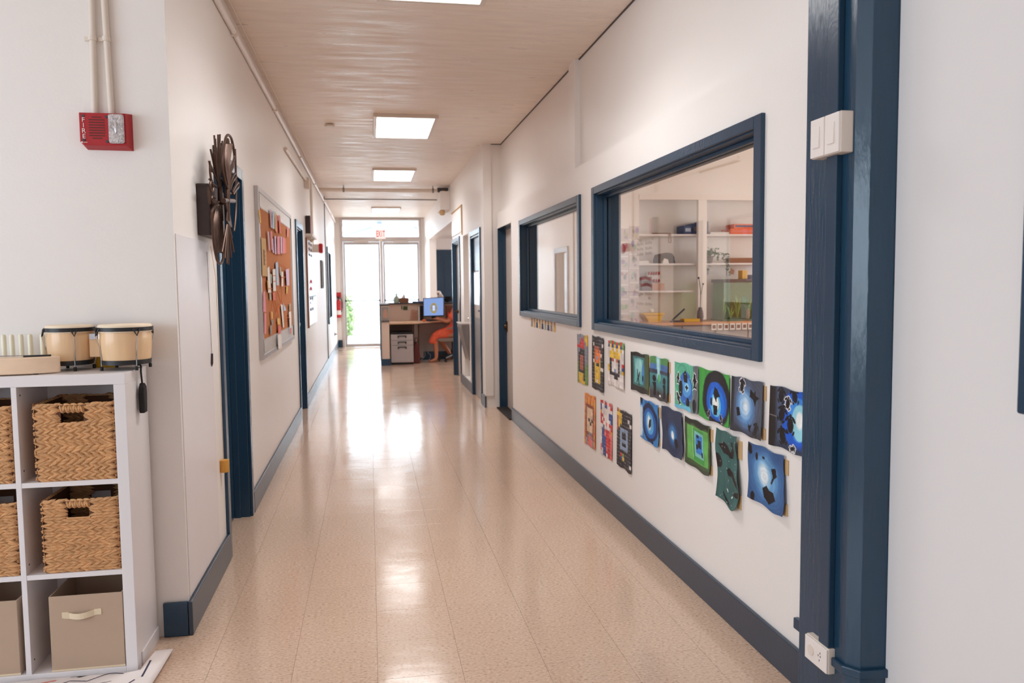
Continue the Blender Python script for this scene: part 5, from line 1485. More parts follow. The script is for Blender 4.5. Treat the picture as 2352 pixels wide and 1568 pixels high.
m = MB(); m.lathe([(.045, .69), (.058, .70), (.058, 1.03), (.045, 1.075), (.02, 1.10), (.02, 1.13)], (-.705, 18.72, 0), 20); m.build('cylinder', M['redmetal'], t, smooth=True)
m = MB(); m.lathe([(.0585, .76), (.0585, .86)], (-.705, 18.72, 0), 20); m.build('instruction_label', M['paper'], t)
m = MB(); m.box(-.73, -.68, 18.68, 18.75, 1.13, 1.16); m.box(-.72, -.69, 18.60, 18.74, 1.165, 1.185); m.build('valve_handle', M['black'], t, bevel=.003)
m = MB(); m.tube(smooth_path([(-.69, 18.70, 1.14), (-.63, 18.68, 1.10), (-.62, 18.68, .95), (-.64, 18.68, .82)]), .010, 8); m.build('hose', M['black'], t, smooth=True)
m = MB(); m.box(-.745, -.65, 18.775, 18.8, 1.15, 1.27); m.build('wall_sign', M['redmetal'], t)
m = MB(); m.box(-.73, -.68, 18.765, 18.8, 1.02, 1.06); m.build('hook', M['steel'], t)
m = MB(); m.box(-.75, -.735, 17.2, 17.28, .36, .44); m.tube([(-.735, 17.24, .40), (-.70, 17.24, .40)], .012, 8)
tag(m.build('wall_plug', M['dkgrey']), 'small grey plug low on the left wall near the glass doors', 'plug')

# reception desk: low partition walls with dark cap, desk top, panels
t = thing('reception_counter', 'cream reception counter wall with dark cap and blue base', 'counter', (.7, 14.8, 0))
m = MB(); m.box(.185, .33, 14.20, 14.30, .115, 1.06); m.build('end_panel', M['desk_panel'], t, bevel=.003)
m = MB(); m.box(.190, .30, 14.30, 15.24, .115, 1.06); m.box(.30, 1.66, 15.16, 15.28, .115, 1.06); m.build('partition', M['desk_panel'], t)
m = MB(); m.box(.172, .190, 14.19, 15.28, .10, 1.08); m.build('outer_face', M['blue'], t)
m = MB(); m.box(.172, .336, 14.18, 15.30, 1.06, 1.085); m.box(.336, 1.66, 15.10, 15.34, 1.06, 1.085); m.build('cap', M['dkgrey'], t, bevel=.004)
m = MB(); m.box(.178, .345, 14.185, 14.32, 0, .118); m.box(.30, 1.66, 15.14, 15.16, 0, .16); m.box(.18, .30, 14.32, 15.24, 0, .118); m.build('plinth', M['blue'], t)
m = MB(); m.box(.205, .325, 14.194, 14.2, .79, 1.04); m.build('acrylic_holder', M['greycard'], t)
m = MB(); m.box(.200, .330, 14.17, 14.2, .775, .795); m.build('holder_lip', M['dkgrey'], t)
m = MB(); m.prism([(.225, .85), (.30, .83), (.31, .93), (.28, 1.0), (.25, 1.0), (.225, .92)], 'xz', 14.19, 14.194); m.build('leaflet', M['pinkcard'], t)
t = thing('corner_desk', 'wood-topped corner desk inside the reception counter', 'desk', (.9, 14.8, 0))
m = MB(); m.prism([(.335, 14.30), (.754, 14.30), (1.30, 14.86), (1.62, 14.90), (1.62, 15.155), (.335, 15.155)], 'xy', .722, .752); m.build('desk_top', M['deskwood'], t, bevel=.004)
m = MB(); m.box(.79, .86, 14.72, 14.95, .0, .722); m.box(.98, 1.55, 15.10, 15.14, .16, .722); m.box(.335, .78, 15.10, 15.14, .16, .722)
m.build('desk_leg_panel', M['desk_grey'], t, bevel=.003)
m = MB()
prof = [(.90, .70), (1.45, .70), (1.45, .62), (1.25, .60), (1.10, .54), (1.02, .44), (.985, .30), (.975, .05), (.90, .05)]
m.prism(prof, 'xz', 15.0, 15.03); m.build('curved_panel', M['desk_grey'], t)
t = thing('file_cabinet', 'grey three-drawer filing cabinet under the reception desk', 'cabinet', (.55, 14.5, 0))
m = MB(); m.box(.352, .752, 14.30, 14.80, .035, .545); m.build('body', M['cab_grey'], t, bevel=.004)
m = MB(); m.box(.348, .756, 14.29, 14.80, .545, .580); m.build('top', M['blackmat'], t, bevel=.004)
m = MB(); m.box(.36, .745, 14.31, 14.78, .0, .035); m.build('base', M['blackmat'], t)
for (za, zb) in ((.440, .542), (.350, .434), (.045, .344)):
    m = MB(); m.box(.354, .750, 14.282, 14.302, za, zb); d = m.build('drawer', M['cab_grey'], t, bevel=.003)
    zc = zb - .042
    m = MB(); m.box(.475, .63, 14.258, 14.284, zc + .008, zc + .022); m.box(.475, .492, 14.266, 14.284, zc - .022, zc + .01); m.box(.613, .63, 14.266, 14.284, zc - .022, zc + .01); m.build('handle', M['black'], d, bevel=.002)

# things on the counter and desk
t = thing('tissue_box', 'brown tissue box with a white tissue on the reception counter cap', 'box', (.64, 15.22, 1.085))
m = MB(); m.box(.555, .725, 15.15, 15.29, 1.085, 1.175); m.build('box', M['brown'], t, bevel=.003)
m = MB(); m.prism([(.59, 1.175), (.67, 1.175), (.66, 1.22), (.64, 1.255), (.615, 1.21)], 'xz', 15.20, 15.215); m.build('tissue', M['paper'], t)
t = thing('green_pump_bottle', 'pale green bottle beside the brown tissue box on the counter', 'bottle', (.50, 15.2, 1.085))
m = MB(); m.lathe([(.045, 1.085), (.055, 1.10), (.055, 1.17), (.03, 1.205), (.014, 1.215), (.014, 1.235)], (.50, 15.2, 0), 16); m.build('bottle', M['mint'], t, smooth=True)
m = MB(); m.lathe([(.018, 1.235), (.018, 1.25), (.006, 1.255), (.006, 1.29)], (.50, 15.2, 0), 12); m.box(.47, .51, 15.19, 15.21, 1.285, 1.297); m.build('pump', M['green'], t)
m = MB(); m.box(.80, 1.0, 15.14, 15.30, 1.086, 1.108)
tag(m.build('flat_folder', M['bluebox'], bevel=.003), 'flat dark folder lying on the counter cap near the monitor', 'folder')
m = MB(); m.box(.62, .70, 15.135, 15.16, .95, 1.02); m.box(.585, .60, 15.14, 15.16, .96, 1.03)
tag(m.build('green_cup_holder', M['dkgreen'], bevel=.003), 'small dark green holder fixed under the counter cap', 'holder')
t = thing('leaflet_stand', 'pinkish leaflet sheet leaning against the counter wall', 'leaflet', (.82, 15.12, .752))
m = MB(); m.prism([(.745, .753), (.875, .753), (.885, .94), (.775, .955)], 'xz', 15.12, 15.13); m.build('sheet', M['pinkcard'], t)
for i in range(4):
    m = MB(); m.box(.79, .86, 15.1185, 15.1205, .80 + i * .03, .806 + i * .03); m.build('text_line', M['brown'], t)
m = MB(); m.box(.895, .922, 15.02, 15.14, .752, 1.0)
tag(m.build('white_binder', M['paper'], bevel=.003), 'white binder standing beside the leaflet on the desk', 'binder')
m = MB(); m.box(.932, .985, 14.98, 15.14, .752, 1.03)
tag(m.build('black_binder', M['blackmat'], bevel=.003), 'black binder standing left of the monitor', 'binder')
m = MB(); m.ball((.965, 14.55, .772), .035, .03, .02, 12, 8)
tag(m.build('orange_mouse', M['orange'], smooth=True), 'small orange lump on the desk in front of the monitor', 'mouse')
t = thing('keyboard', 'black keyboard on the desk under the typing hand', 'keyboard', (1.12, 14.72, .752))
m = MB(); m.prism([(1.0, 14.60), (1.10, 14.56), (1.33, 14.80), (1.24, 14.86)][::1] if False else [(1.01, 14.66), (1.09, 14.60), (1.30, 14.87), (1.22, 14.93)], 'xy', .752, .770); m.build('body', M['black'], t, bevel=.003)
m = MB()
for i in range(11):
    for j in range(4):
        a = Vector((1.03 + .0185 * i, 14.672 + .0238 * i)) + Vector((.0165 * j, -.0125 * j))
        m.box(a.x - .006, a.x + .006, a.y - .006, a.y + .006, .770, .774)
o = m.build('keys', M['dkgrey'], t); o['kind'] = 'stuff'
t = thing('monitor', 'computer monitor with a gold oval emblem on a blue screen', 'monitor', (1.17, 14.95, .752))
m = MB(); m.prism([(.975, .824), (1.362, .830), (1.366, 1.190), (.978, 1.172)], 'xz', 14.86, 14.90); m.build('housing', M['black'], t, bevel=.004)
m = MB(); m.prism([(.987, .846), (1.350, .851), (1.354, 1.178), (.990, 1.161)], 'xz', 14.857, 14.861); m.build('screen', M['screen'], t)
def ringp(cx, cz, a, b, n=28): return [(cx + a * math.cos(2 * math.pi * k / n), cz + b * math.sin(2 * math.pi * k / n)) for k in range(n)]
m = MB()
o_, i_ = ringp(1.172, .985, .064, .096), ringp(1.172, .985, .038, .064)
for k in range(28):
    k2 = (k + 1) % 28
    m.quad((o_[k][0], 14.8555, o_[k][1]), (o_[k2][0], 14.8555, o_[k2][1]), (i_[k2][0], 14.8555, i_[k2][1]), (i_[k][0], 14.8555, i_[k][1]))
m.build('emblem_ring', M['screen_gold'], t)
m = MB(); m.prism(ringp(1.172, .985, .037, .063), 'xz', 14.8552, 14.8562); m.build('emblem_field', M['screen'], t)
m = MB(); m.prism([(1.155, .94), (1.19, .94), (1.185, .99), (1.193, 1.02), (1.172, 1.035), (1.152, 1.02), (1.16, .99)], 'xz', 14.854, 14.856); m.build('emblem_figure', M['screen_white'], t)
m = MB(); m.box(1.12, 1.135, 14.8535, 14.8555, .98, .995); m.box(1.21, 1.225, 14.8535, 14.8555, .98, .995); m.box(1.164, 1.18, 14.8535, 14.8555, 1.05, 1.062); m.build('emblem_dots', M['screen_dk'], t)
m = MB(); m.box(1.13, 1.21, 14.90, 14.93, .77, 1.0); m.box(1.04, 1.30, 14.86, 15.02, .752, .768); m.build('stand', M['black'], t, bevel=.004)
t = thing('desk_lamp', 'small white rounded lamp head with dark spot behind the monitor', 'lamp', (1.32, 15.22, 1.085))
m = MB(); m.lathe([(.012, 1.085), (.012, 1.16)], (1.33, 15.22, 0), 10); m.lathe([(.05, 1.085), (.05, 1.095)], (1.33, 15.22, 0), 16); m.build('stem', M['black'], t)
m = MB(); m.ball((1.30, 15.20, 1.255), .048, .048, .05, 14, 10); m.prism([(1.29, 1.30), (1.325, 1.295), (1.39, 1.19), (1.38, 1.165), (1.27, 1.18), (1.262, 1.24)], 'xz', 15.18, 15.24); m.build('head', M['white_pl'], t, bevel=.012, smooth=True)
m = MB(); m.ball((1.285, 15.155, 1.245), .014, .006, .016, 10, 6); m.build('spot', M['black'], t)
t = thing('counter_clutter', 'tangle of black cables on the counter cap beside the monitor', 'cables', (1.47, 15.22, 1.085))
m = MB()
r_ = random.Random(5)
for k in range(7):
    q = [(1.41 + r_.uniform(0, .14), 15.18 + r_.uniform(0, .08), 1.10 + r_.uniform(0, .09)) for _ in range(5)]
    m.tube(smooth_path(q, 4), .008, 6)
m.ball((1.46, 15.22, 1.11), .05, .04, .026, 10, 6)
m.build('cables', M['blackmat'], t, smooth=True)
m = MB(); m.box(1.42, 1.57, 15.02, 15.14, .752, 1.03)
tag(m.build('brown_file_box', M['brown'], bevel=.004), 'brown file box standing on the desk right of the monitor', 'box')
t = thing('red_bag', 'dark red bag on the floor right of the filing cabinet', 'bag', (.82, 14.62, 0))
m = MB(); m.prism([(.762, 0), (.872, 0), (.880, .12), (.865, .30), (.83, .385), (.795, .38), (.768, .25)], 'xz', 14.45, 14.66); m.build('bag', M['dkred'], t, bevel=.02)
m = MB(); m.tube(smooth_path([(.80, 14.55, .37), (.80, 14.55, .45), (.84, 14.55, .45), (.84, 14.55, .37)]), .008, 6); m.build('bag_handle', M['dkred'], t)
m = MB(); m.tube(smooth_path([(.98, 15.0, .30), (1.0, 14.95, .10), (.92, 14.9, .012), (1.02, 14.7, .012), (.98, 14.62, .012), (.90, 14.7, .012)]), .006, 6); m.tube(smooth_path([(1.0, 15.0, .28), (1.05, 14.96, .16), (1.10, 14.9, .10), (1.06, 14.85, .02), (.95, 14.85, .012)]), .005, 6)
tag(m.build('white_cables', M['greycard'], smooth=True), 'loose pale cables on the floor under the reception desk', 'cables')

# office chair and the seated person
t = thing('office_chair', 'grey office chair carrying the seated person at reception', 'chair', (1.50, 14.74, 0))
m = MB(); m.prism([(1.20, .40), (1.24, .38), (1.55, .375), (1.72, .38), (1.73, .42), (1.70, .445), (1.26, .44), (1.20, .425)], 'xz', 14.50, 14.98); m.build('seat', M['chairgrey'], t, bevel=.02, seg=3)
m = MB(); m.prism([(1.66, .46), (1.73, .46), (1.82, .92), (1.80, .99), (1.76, .98), (1.73, .75)], 'xz', 14.52, 14.96); m.build('backrest', M['chairgrey'], t, bevel=.02, seg=3)
m = MB(); m.box(1.60, 1.72, 14.71, 14.77, .36, .40); m.tube([(1.70, 14.74, .38), (1.78, 14.74, .42), (1.80, 14.74, .60)], .02, 8); m.build('back_bracket', M['black'], t)
m = MB(); m.lathe([(.03, .10), (.03, .22), (.02, .22), (.02, .38)], (1.50, 14.74, 0), 14); m.build('gas_stem', M['black'], t, smooth=True)
for s in (14.49, 14.99):
    m = MB(); m.tube([(1.52, s, .40), (1.53, s, .60), (1.50, s, .615)], .014, 8); m.box(1.38, 1.62, s - .03, s + .03, .612, .635); m.build('armrest', M['chairgrey'], t, bevel=.006)
for k in range(5):
    a = 2 * math.pi * k / 5 + .3
    ex, ey = 1.50 + .26 * math.cos(a), 14.74 + .26 * math.sin(a)
    m = MB(); m.tube([(1.50, 14.74, .115), (ex, ey, .075)], [.025, .015], 8); lg = m.build('base_leg', M['black'], t)
    m = MB(); m.lathe([(.028, -.022), (.028, .022)], (ex, ey, .028), 14, 'y'); m.tube([(ex, ey, .075), (ex, ey, .045)], .008, 6); m.build('caster', M['black'], lg)

def skin_mesh(name, V, E, R, m_, parent, root=0, sub=2):
    me = bpy.data.meshes.new(name)
    org = Vector(WL[parent.name])
    me.from_pydata([tuple(Vector(v) - org) for v in V], E, [])
    o = bpy.data.objects.new(name, me); COL.objects.link(o); o.parent = parent
    WL[o.name] = tuple(org)
    sk = o.modifiers.new('skin', 'SKIN'); sk.use_smooth_shade = True; sk.branch_smoothing = .4
    sl = me.skin_vertices[0].data
    for i, r in enumerate(R):
        rr = r if isinstance(r, tuple) else (r, r)
        sl[i].radius = rr
        sl[i].use_root = (i == root)
    if sub:
        ss = o.modifiers.new('sub', 'SUBSURF'); ss.levels = sub; ss.render_levels = sub
    me.materials.append(m_)
    return o
p = thing('person', 'person in a coral dress seated typing at the reception desk, head behind the post', 'person', (1.50, 14.74, 0))
V, E, R = [], [], []
def chain(pts, rs, start=None):
    idx = start
    for q, r in zip(pts, rs):
        V.append(q); R.append(r)
        if idx is not None: E.append((idx, len(V) - 1))
        idx = len(V) - 1
    return idx
pel = chain([(1.58, 14.74, .52)], [.13])
wa = chain([(1.585, 14.74, .68), (1.585, 14.74, .84), (1.60, 14.74, .96)], [.105, .115, .10], pel)
nk = chain([(1.625, 14.74, 1.06), (1.64, 14.74, 1.12)], [.05, .048], wa)
chain([(1.645, 14.74, 1.20), (1.655, 14.74, 1.28), (1.66, 14.74, 1.34)], [.078, .088, .06], nk)
def arm(sy, sh, el, wr, hd, fdir):
    s_ = chain([sh, el, wr, hd], [.052, .036, .026, (.034, .018)], wa)
    hv = Vector(hd); d = Vector(fdir).normalized(); sdv = Vector((d.y, -d.x, 0))
    for k in range(4):
        b = hv + sdv * (k - 1.5) * .019 + d * .02
        L = (.062, .074, .070, .055)[k]
        chain([tuple(b + d * .02), tuple(b + d * L * .6 + Vector((0, 0, -.004))), tuple(b + d * L + Vector((0, 0, -.018)))], [.0085, .0078, .0062], s_)
    tb = hv + sdv * .032 * sy - d * .03
    chain([tuple(tb), tuple(tb + sdv * .016 * sy + d * .032 + Vector((0, 0, -.006))), tuple(tb + sdv * .012 * sy + d * .055 + Vector((0, 0, -.012)))], [.011, .009, .007], s_)
arm(1, (1.565, 14.57, .955), (1.40, 14.535, .735), (1.26, 14.62, .785), (1.195, 14.665, .795), (-.8, .55, 0))
arm(-1, (1.58, 14.92, .955), (1.44, 14.98, .75), (1.30, 14.90, .790), (1.245, 14.875, .795), (-.9, -.1, 0))
def leg(hip, kn, an, hl, toe):
    k_ = chain([hip, tuple((Vector(hip) + Vector(kn)) / 2), kn, tuple((Vector(kn) * .62 + Vector(an) * .38)), an, hl], [.092, .080, .057, .052, .036, .036], pel)
    a = Vector(hl); b = Vector(toe)
    chain([tuple(a * .5 + b * .5), toe], [(.04, .026), (.034, .014)], k_)
leg((1.54, 14.64, .50), (1.175, 14.62, .485), (1.185, 14.62, .10), (1.17, 14.62, .045), (1.055, 14.60, .018))
leg((1.54, 14.85, .50), (1.22, 14.87, .48), (1.46, 14.88, .13), (1.475, 14.88, .07), (1.38, 14.88, .018))
skin_mesh('body', V, E, R, M['skin'], p)
V, E, R = [], [], []
pel = chain([(1.575, 14.74, .54)], [.175])
wa = chain([(1.585, 14.74, .68), (1.585, 14.74, .84), (1.60, 14.74, .96), (1.618, 14.74, 1.03)], [.122, .132, .115, .07], pel)
chain([(1.565, 14.57, .95), (1.485, 14.545, .85), (1.43, 14.535, .775)], [.070, .066, .064], 3)
chain([(1.58, 14.92, .95), (1.51, 14.95, .86), (1.46, 14.97, .79)], [.070, .066, .064], 3)
chain([(1.40, 14.65, .50), (1.27, 14.64, .495), (1.17, 14.63, .475), (1.125, 14.63, .38), (1.12, 14.63, .33)], [.135, .115, .092, .085, .085], pel)
chain([(1.40, 14.83, .50), (1.28, 14.85, .495), (1.20, 14.86, .475), (1.17, 14.86, .38)], [.135, .110, .090, .080], pel)
skin_mesh('dress', V, E, R, M['dress'], p)
m = MB(); m.ball((1.668, 14.74, 1.295), .102, .098, .112, 16, 12); hr = m.build('hair', M['hair'], p, smooth=True)
V, E, R = [], [], []
m = MB(); m.ball((1.585, 14.74, 1.255), .05, .068, .085, 14, 10); m.ball((1.533, 14.74, 1.245), .014, .012, .016, 8, 6)
m.ball((1.65, 14.64, 1.25), .016, .01, .025, 8, 6)
fc_ = m.build('face', M['skin'], p, smooth=True)
m = MB(); m.ball((1.545, 14.712, 1.275), .008, .011, .007, 8, 6); m.ball((1.545, 14.768, 1.275), .008, .011, .007, 8, 6); m.build('eyes', M['hair'], fc_)
m = MB(); m.ball((1.545, 14.74, 1.205), .008, .022, .006, 8, 6); m.build('mouth', M['coral'], fc_)
m = MB(); m.prism([(1.04, 0), (1.205, 0), (1.205, .03), (1.12, .020), (1.04, .012)], 'xz', 14.585, 14.655); m.build('sandal', M['brown'], p, bevel=.004)
m = MB(); m.prism([(1.36, 0), (1.50, .03), (1.50, .055), (1.42, .02), (1.36, .012)], 'xz', 14.845, 14.915); m.build('sandal', M['brown'], p, bevel=.004)

# drinking fountain in the niche of the right wall
t = thing('drinking_fountain', 'grey metal drinking fountain standing out of the right wall niche', 'fountain', (1.2, 10.73, .48))
m = MB(); m.prism([(1.425, .885), (1.190, .885), (1.187, .84), (1.285, .40), (1.425, .40)], 'xz', 10.46, 10.98); m.build('body', M['steel'], t, bevel=.006)
m = MB(); m.box(1.178, 1.425, 10.45, 10.99, .882, .90); m.build('tray', M['alu_paint'], t, bevel=.004)
m = MB(); m.tube(smooth_path([(1.36, 10.72, .895), (1.36, 10.72, .95), (1.32, 10.72, .96), (1.30, 10.72, .945)]), .009, 8); m.build('spout', M['chrome'], t, smooth=True)
# ================================================================== classroom seen through the windows
for (z, xb) in ((2.047, 5.4), (1.662, 5.4), (1.302, 4.30)):
    m = MB(); m.box(3.48, xb, 10.06, 10.42, z - .025, z)
    tag(m.build('wall_shelf', M['white'], bevel=.002), {2.047: 'top white shelf board in the classroom, carrying blue and orange boxes', 1.662: 'middle white shelf board in the classroom, carrying the grey hump', 1.302: 'low white shelf board in the classroom, carrying the brown box'}[z], 'shelf')
t = thing('classroom_counter', 'wood-topped grey counter along the classroom end wall', 'counter', (4.6, 10.0, 0))
m = MB(); m.box(3.50, 6.3, 9.72, 10.42, .855, .89); m.build('counter_top', M['oak'], t, bevel=.004)
m = MB(); m.box(3.50, 6.3, 9.78, 10.42, .0, .855); m.build('body', M['cab_grey'], t)
for k in range(6):
    m = MB(); m.box(3.53 + k * .46, 3.97 + k * .46, 9.765, 9.78, .03, .62); d = m.build('door', M['dkgrey'], t, bevel=.003)
    m = MB(); m.box(3.90 + k * .46, 3.915 + k * .46, 9.75, 9.766, .45, .57); m.build('handle', M['alu'], d)
for k in range(6):
    m = MB(); m.box(3.53 + k * .46, 3.97 + k * .46, 9.765, 9.78, .645, .84); m.build('drawer', M['cab_grey'], t, bevel=.003)
def bx(name, mt, x0, x1, y0, y1, z0, z1, label, cat, group=None, bev=.003):
    m = MB(); m.box(x0, x1, y0, y1, z0, z1)
    return tag(m.build(name, M[mt], bevel=bev), label, cat, group)
def lidbox(name, mt, lm, x0, x1, y0, y1, z0, z1, label, cat='box'):
    t = thing(name, label, cat, ((x0 + x1) / 2, (y0 + y1) / 2, z0))
    m = MB(); m.box(x0, x1, y0, y1, z0, z1); m.build('box', M[mt], t, bevel=.003)
    m = MB(); h = z1 - z0; m.box(x0 + .02, x1 - .02, y0 - .002, y0, z0 + h * .3, z0 + h * .7); m.build('box_label', M[lm], t)
    return t
lidbox('game_box', 'bluebox', 'sky_paper', 4.14, 4.255, 10.10, 10.36, 2.047, 2.165, 'low blue box, leftmost on the classroom top shelf')
lidbox('game_box', 'bluebox', 'mauve', 4.262, 4.38, 10.10, 10.36, 2.047, 2.19, 'blue box in the middle of the three on the classroom top shelf')
lidbox('game_box', 'bluebox', 'greycard', 4.39, 4.485, 10.10, 10.36, 2.047, 2.22, 'tallest blue box on the classroom top shelf')
for k in range(5):
    m = MB(); m.tube([(4.51, 10.10 + .032 * k, 2.062), (4.78 - .012 * k, 10.11 + .032 * k, 2.062)], .0145, 8)
    tag(m.build('rolled_paper', M['paper'], smooth=True), 'white paper roll on the classroom top shelf between blue and orange boxes', 'paper', 'paper rolls on the classroom shelf')
lidbox('game_box', 'orange', 'coral', 4.80, 5.15, 10.10, 10.38, 2.047, 2.125, 'lower orange box on the classroom top shelf')
lidbox('game_box', 'orange', 'bluebox', 4.85, 5.15, 10.10, 10.36, 2.126, 2.185, 'orange box with blue label stacked on another orange box')
t = thing('long_stick', 'dark wooden stick with a hanging loop on the classroom top shelf', 'stick', (3.8, 10.12, 2.047))
m = MB(); m.tube([(3.70, 10.12, 2.056), (3.96, 10.12, 2.060)], .009, 8); m.build('stick', M['brown'], t, smooth=True)
m = MB(); m.tube(smooth_path([(3.915, 10.05, 2.06), (3.905, 10.045, 1.95), (3.925, 10.045, 1.935), (3.938, 10.045, 1.95), (3.93, 10.05, 2.06)]), .005, 6); m.build('loop', M['brown'], t)
t = thing('grey_headset', 'grey arched object with white front on the middle classroom shelf', 'headset', (3.89, 10.15, 1.662))
arc = [(3.757, 1.662), (3.757, 1.72), (3.78, 1.78), (3.84, 1.795), (3.91, 1.805), (3.98, 1.795), (4.01, 1.75), (4.025, 1.662), (3.95, 1.662), (3.93, 1.70), (3.885, 1.72), (3.84, 1.70), (3.825, 1.662)]
m = MB(); m.prism(arc, 'xz', 10.10, 10.24); m.build('arch', M['dkgrey'], t, bevel=.01)
m = MB(); m.prism([(3.84, 1.663), (3.93, 1.663), (3.915, 1.715), (3.86, 1.73)], 'xz', 10.095, 10.11); m.build('front', M['paper'], t)
bx('paper_tray', 'paper', 3.52, 3.66, 10.12, 10.3, 1.662, 1.70, 'white paper tray at the left of the middle classroom shelf', 'tray')
lidbox('storage_box', 'mauve', 'dkgrey', 3.56, 3.70, 10.12, 10.36, 1.302, 1.49, 'grey-brown box on the low classroom shelf')
t = thing('peg_rack', 'pinkish box with a row of red-topped pegs on the low shelf', 'rack', (3.79, 10.2, 1.302))
m = MB(); m.box(3.705, 3.88, 10.12, 10.32, 1.302, 1.40); m.build('box', M['pinkcard'], t, bevel=.003)
m = MB(); m.box(3.70, 3.885, 10.30, 10.32, 1.40, 1.56); m.build('back_board', M['paper'], t)
for k in range(5):
    for zz in (1.415, 1.515):
        m = MB(); m.lathe([(.012, zz), (.012, zz + .025), (.004, zz + .045)], (3.72 + k * .036, 10.285, 0), 8); m.build('peg', M['redmetal'], t)
t = thing('yellow_tray', 'yellow tray on the classroom counter behind the big window', 'tray', (3.66, 10.0, .89))
m = MB(); m.prism([(3.60, .89), (3.76, .89), (3.80, .985), (3.54, .985)], 'xz', 9.95, 10.2); m.build('tub', M['yellow'], t, bevel=.006)
m = MB(); m.box(3.52, 3.81, 9.93, 10.22, .985, 1.01); m.build('rim', M['yellow'], t, bevel=.006)
m = MB(); m.ball((3.68, 10.08, 1.04), .035, .03, .03, 10, 6); m.build('lid_knob', M['paper'], t)
bx('yellow_folder', 'yellow', 4.05, 4.27, 9.86, 10.0, .89, .93, 'flat yellow folder lying on the classroom counter', 'folder')
t = thing('stapler', 'long-arm dark stapler on the classroom counter', 'stapler', (3.98, 9.9, .89))
m = MB(); m.tube([(3.90, 9.9, .915), (4.07, 9.9, 1.06)], .012, 8); m.box(3.88, 4.06, 9.87, 9.93, .89, .908); m.build('arm', M['dkgrey'], t)
t = thing('dry_vase', 'brown vase with a tall dry stem on the classroom counter', 'vase', (4.31, 9.95, .89))
m = MB(); m.lathe([(.03, .89), (.045, .95), (.038, 1.02), (.022, 1.06), (.026, 1.075)], (4.31, 9.95, 0), 16); m.build('vase', M['mauve'], t, smooth=True)
m = MB(); m.tube(smooth_path([(4.31, 9.95, 1.07), (4.315, 9.95, 1.25), (4.30, 9.95, 1.40), (4.285, 9.95, 1.46)]), .004, 6); m.tube(smooth_path([(4.31, 9.95, 1.2), (4.335, 9.95, 1.33), (4.35, 9.95, 1.38)]), .003, 6); m.ball((4.285, 9.95, 1.465), .015, .015, .015, 8, 6); m.ball((4.35, 9.95, 1.385), .013, .013, .013, 8, 6); m.build('stem', M['dkbrown'], t)
# fish tank with plants
t = thing('fish_tank', 'green-tinted fish tank with plants on the classroom counter', 'tank', (4.96, 10.1, .89))
m = MB(); m.box(4.62, 5.30, 9.90, 9.905, .91, 1.40); m.box(4.62, 4.625, 9.905, 10.25, .91, 1.40); m.box(5.295, 5.30, 9.905, 10.25, .91, 1.40); m.build('glass_wall', M['water'], t)
m = MB(); m.box(4.60, 5.32, 9.89, 10.26, .89, .912); m.box(4.62, 5.30, 10.245, 10.25, .91, 1.40); m.build('base', M['dkgreen'], t)
m = MB(); m.box(4.60, 5.32, 9.89, 10.26, 1.40, 1.445); m.build('lid', M['dkbrown'], t, bevel=.004)
for x, h in ((4.70, .30), (4.80, .20), (4.90, .34), (5.05, .28), (5.18, .36)):
    m = MB(); rr = random.Random(int(x * 100))
    for k in range(9):
        a = rr.uniform(0, 6.28); s = rr.uniform(.4, 1)
        q = [(x, 10.08, .912), (x + .02 * math.cos(a), 10.08 + .02 * math.sin(a), .912 + h * s * .6), (x + .05 * math.cos(a), 10.08 + .05 * math.sin(a), .912 + h * s)]
        m.tube(q, [.006, .010, .002], 5)
    m.build('water_plant', M['green'], t)
m = MB(); m.lathe([(.02, .912), (.03, .96), (.02, 1.03), (.01, 1.05)], (5.0, 9.97, 0), 10); m.build('coral_ornament', M['pink'], t)
# trailing plant on the shelf
t = thing('trailing_plant', 'trailing green pot plant hanging from the middle classroom shelf', 'plant', (4.52, 10.2, 1.662))
m = MB(); m.lathe([(.045, 1.662), (.06, 1.75), (.062, 1.76), (.05, 1.76)], (4.52, 10.16, 0), 16); m.build('pot', M['mauve'], t, smooth=True)
m = MB(); rr = random.Random(9)
def lf(mb, c, s):
    a = rr.uniform(0, 6.28); b = rr.uniform(-.8, .8)
    u = Vector((math.cos(a), math.sin(a) * .5, math.sin(b))).normalized(); w = u.orthogonal().normalized()
    c = Vector(c)
    mb.add([c - u * s, c + w * s * .5, c + u * s, c - w * s * .5], [(0, 1, 2, 3)])
for k in range(90): lf(m, (4.52 + rr.gauss(0, .05), 10.14 + rr.gauss(0, .04), 1.80 + rr.gauss(0, .03)), .022)
for (xa, L) in ((4.47, .25), (4.60, .10), (4.68, .12), (4.755, .30), (4.735, .22)):
    for k in range(26):
        f_ = k / 26
        x = 4.53 + (xa - 4.53) * min(1, f_ * 3); z = 1.79 - max(0, f_ - .33) * 1.5 * L
        lf(m, (x + rr.gauss(0, .012), 10.05 + rr.gauss(0, .01), z + rr.gauss(0, .008)), .020)
o = m.build('foliage', M['dkgreen'], t, recalc=False); o['kind'] = 'stuff'
bx('wooden_plank', 'brown', 4.77, 5.30, 10.08, 10.2, 1.662, 1.73, 'long brown plank at the right of the middle classroom shelf', 'plank')
t = thing('photo_print', 'pale picture pinned on the classroom back wall over the fish tank', 'picture', (4.97, 10.41, 1.5))
m = MB(); m.box(4.90, 5.04, 10.405, 10.42, 1.49, 1.625); m.build('print', M['paper'], t)
m = MB(); m.prism([(4.93, 1.52), (5.0, 1.51), (5.01, 1.57), (4.96, 1.60)], 'xz', 10.403, 10.406); m.build('motif', M['pinkcard'], t)
bx('blue_print', 'sky_paper', 4.53, 4.63, 10.405, 10.42, 1.51, 1.61, 'small pale blue card pinned on the classroom back wall', 'card')
bx('yellow_book', 'butter', 4.915, 4.99, 9.97, 10.1, 1.446, 1.56, 'yellow book standing on the fish tank lid', 'book')
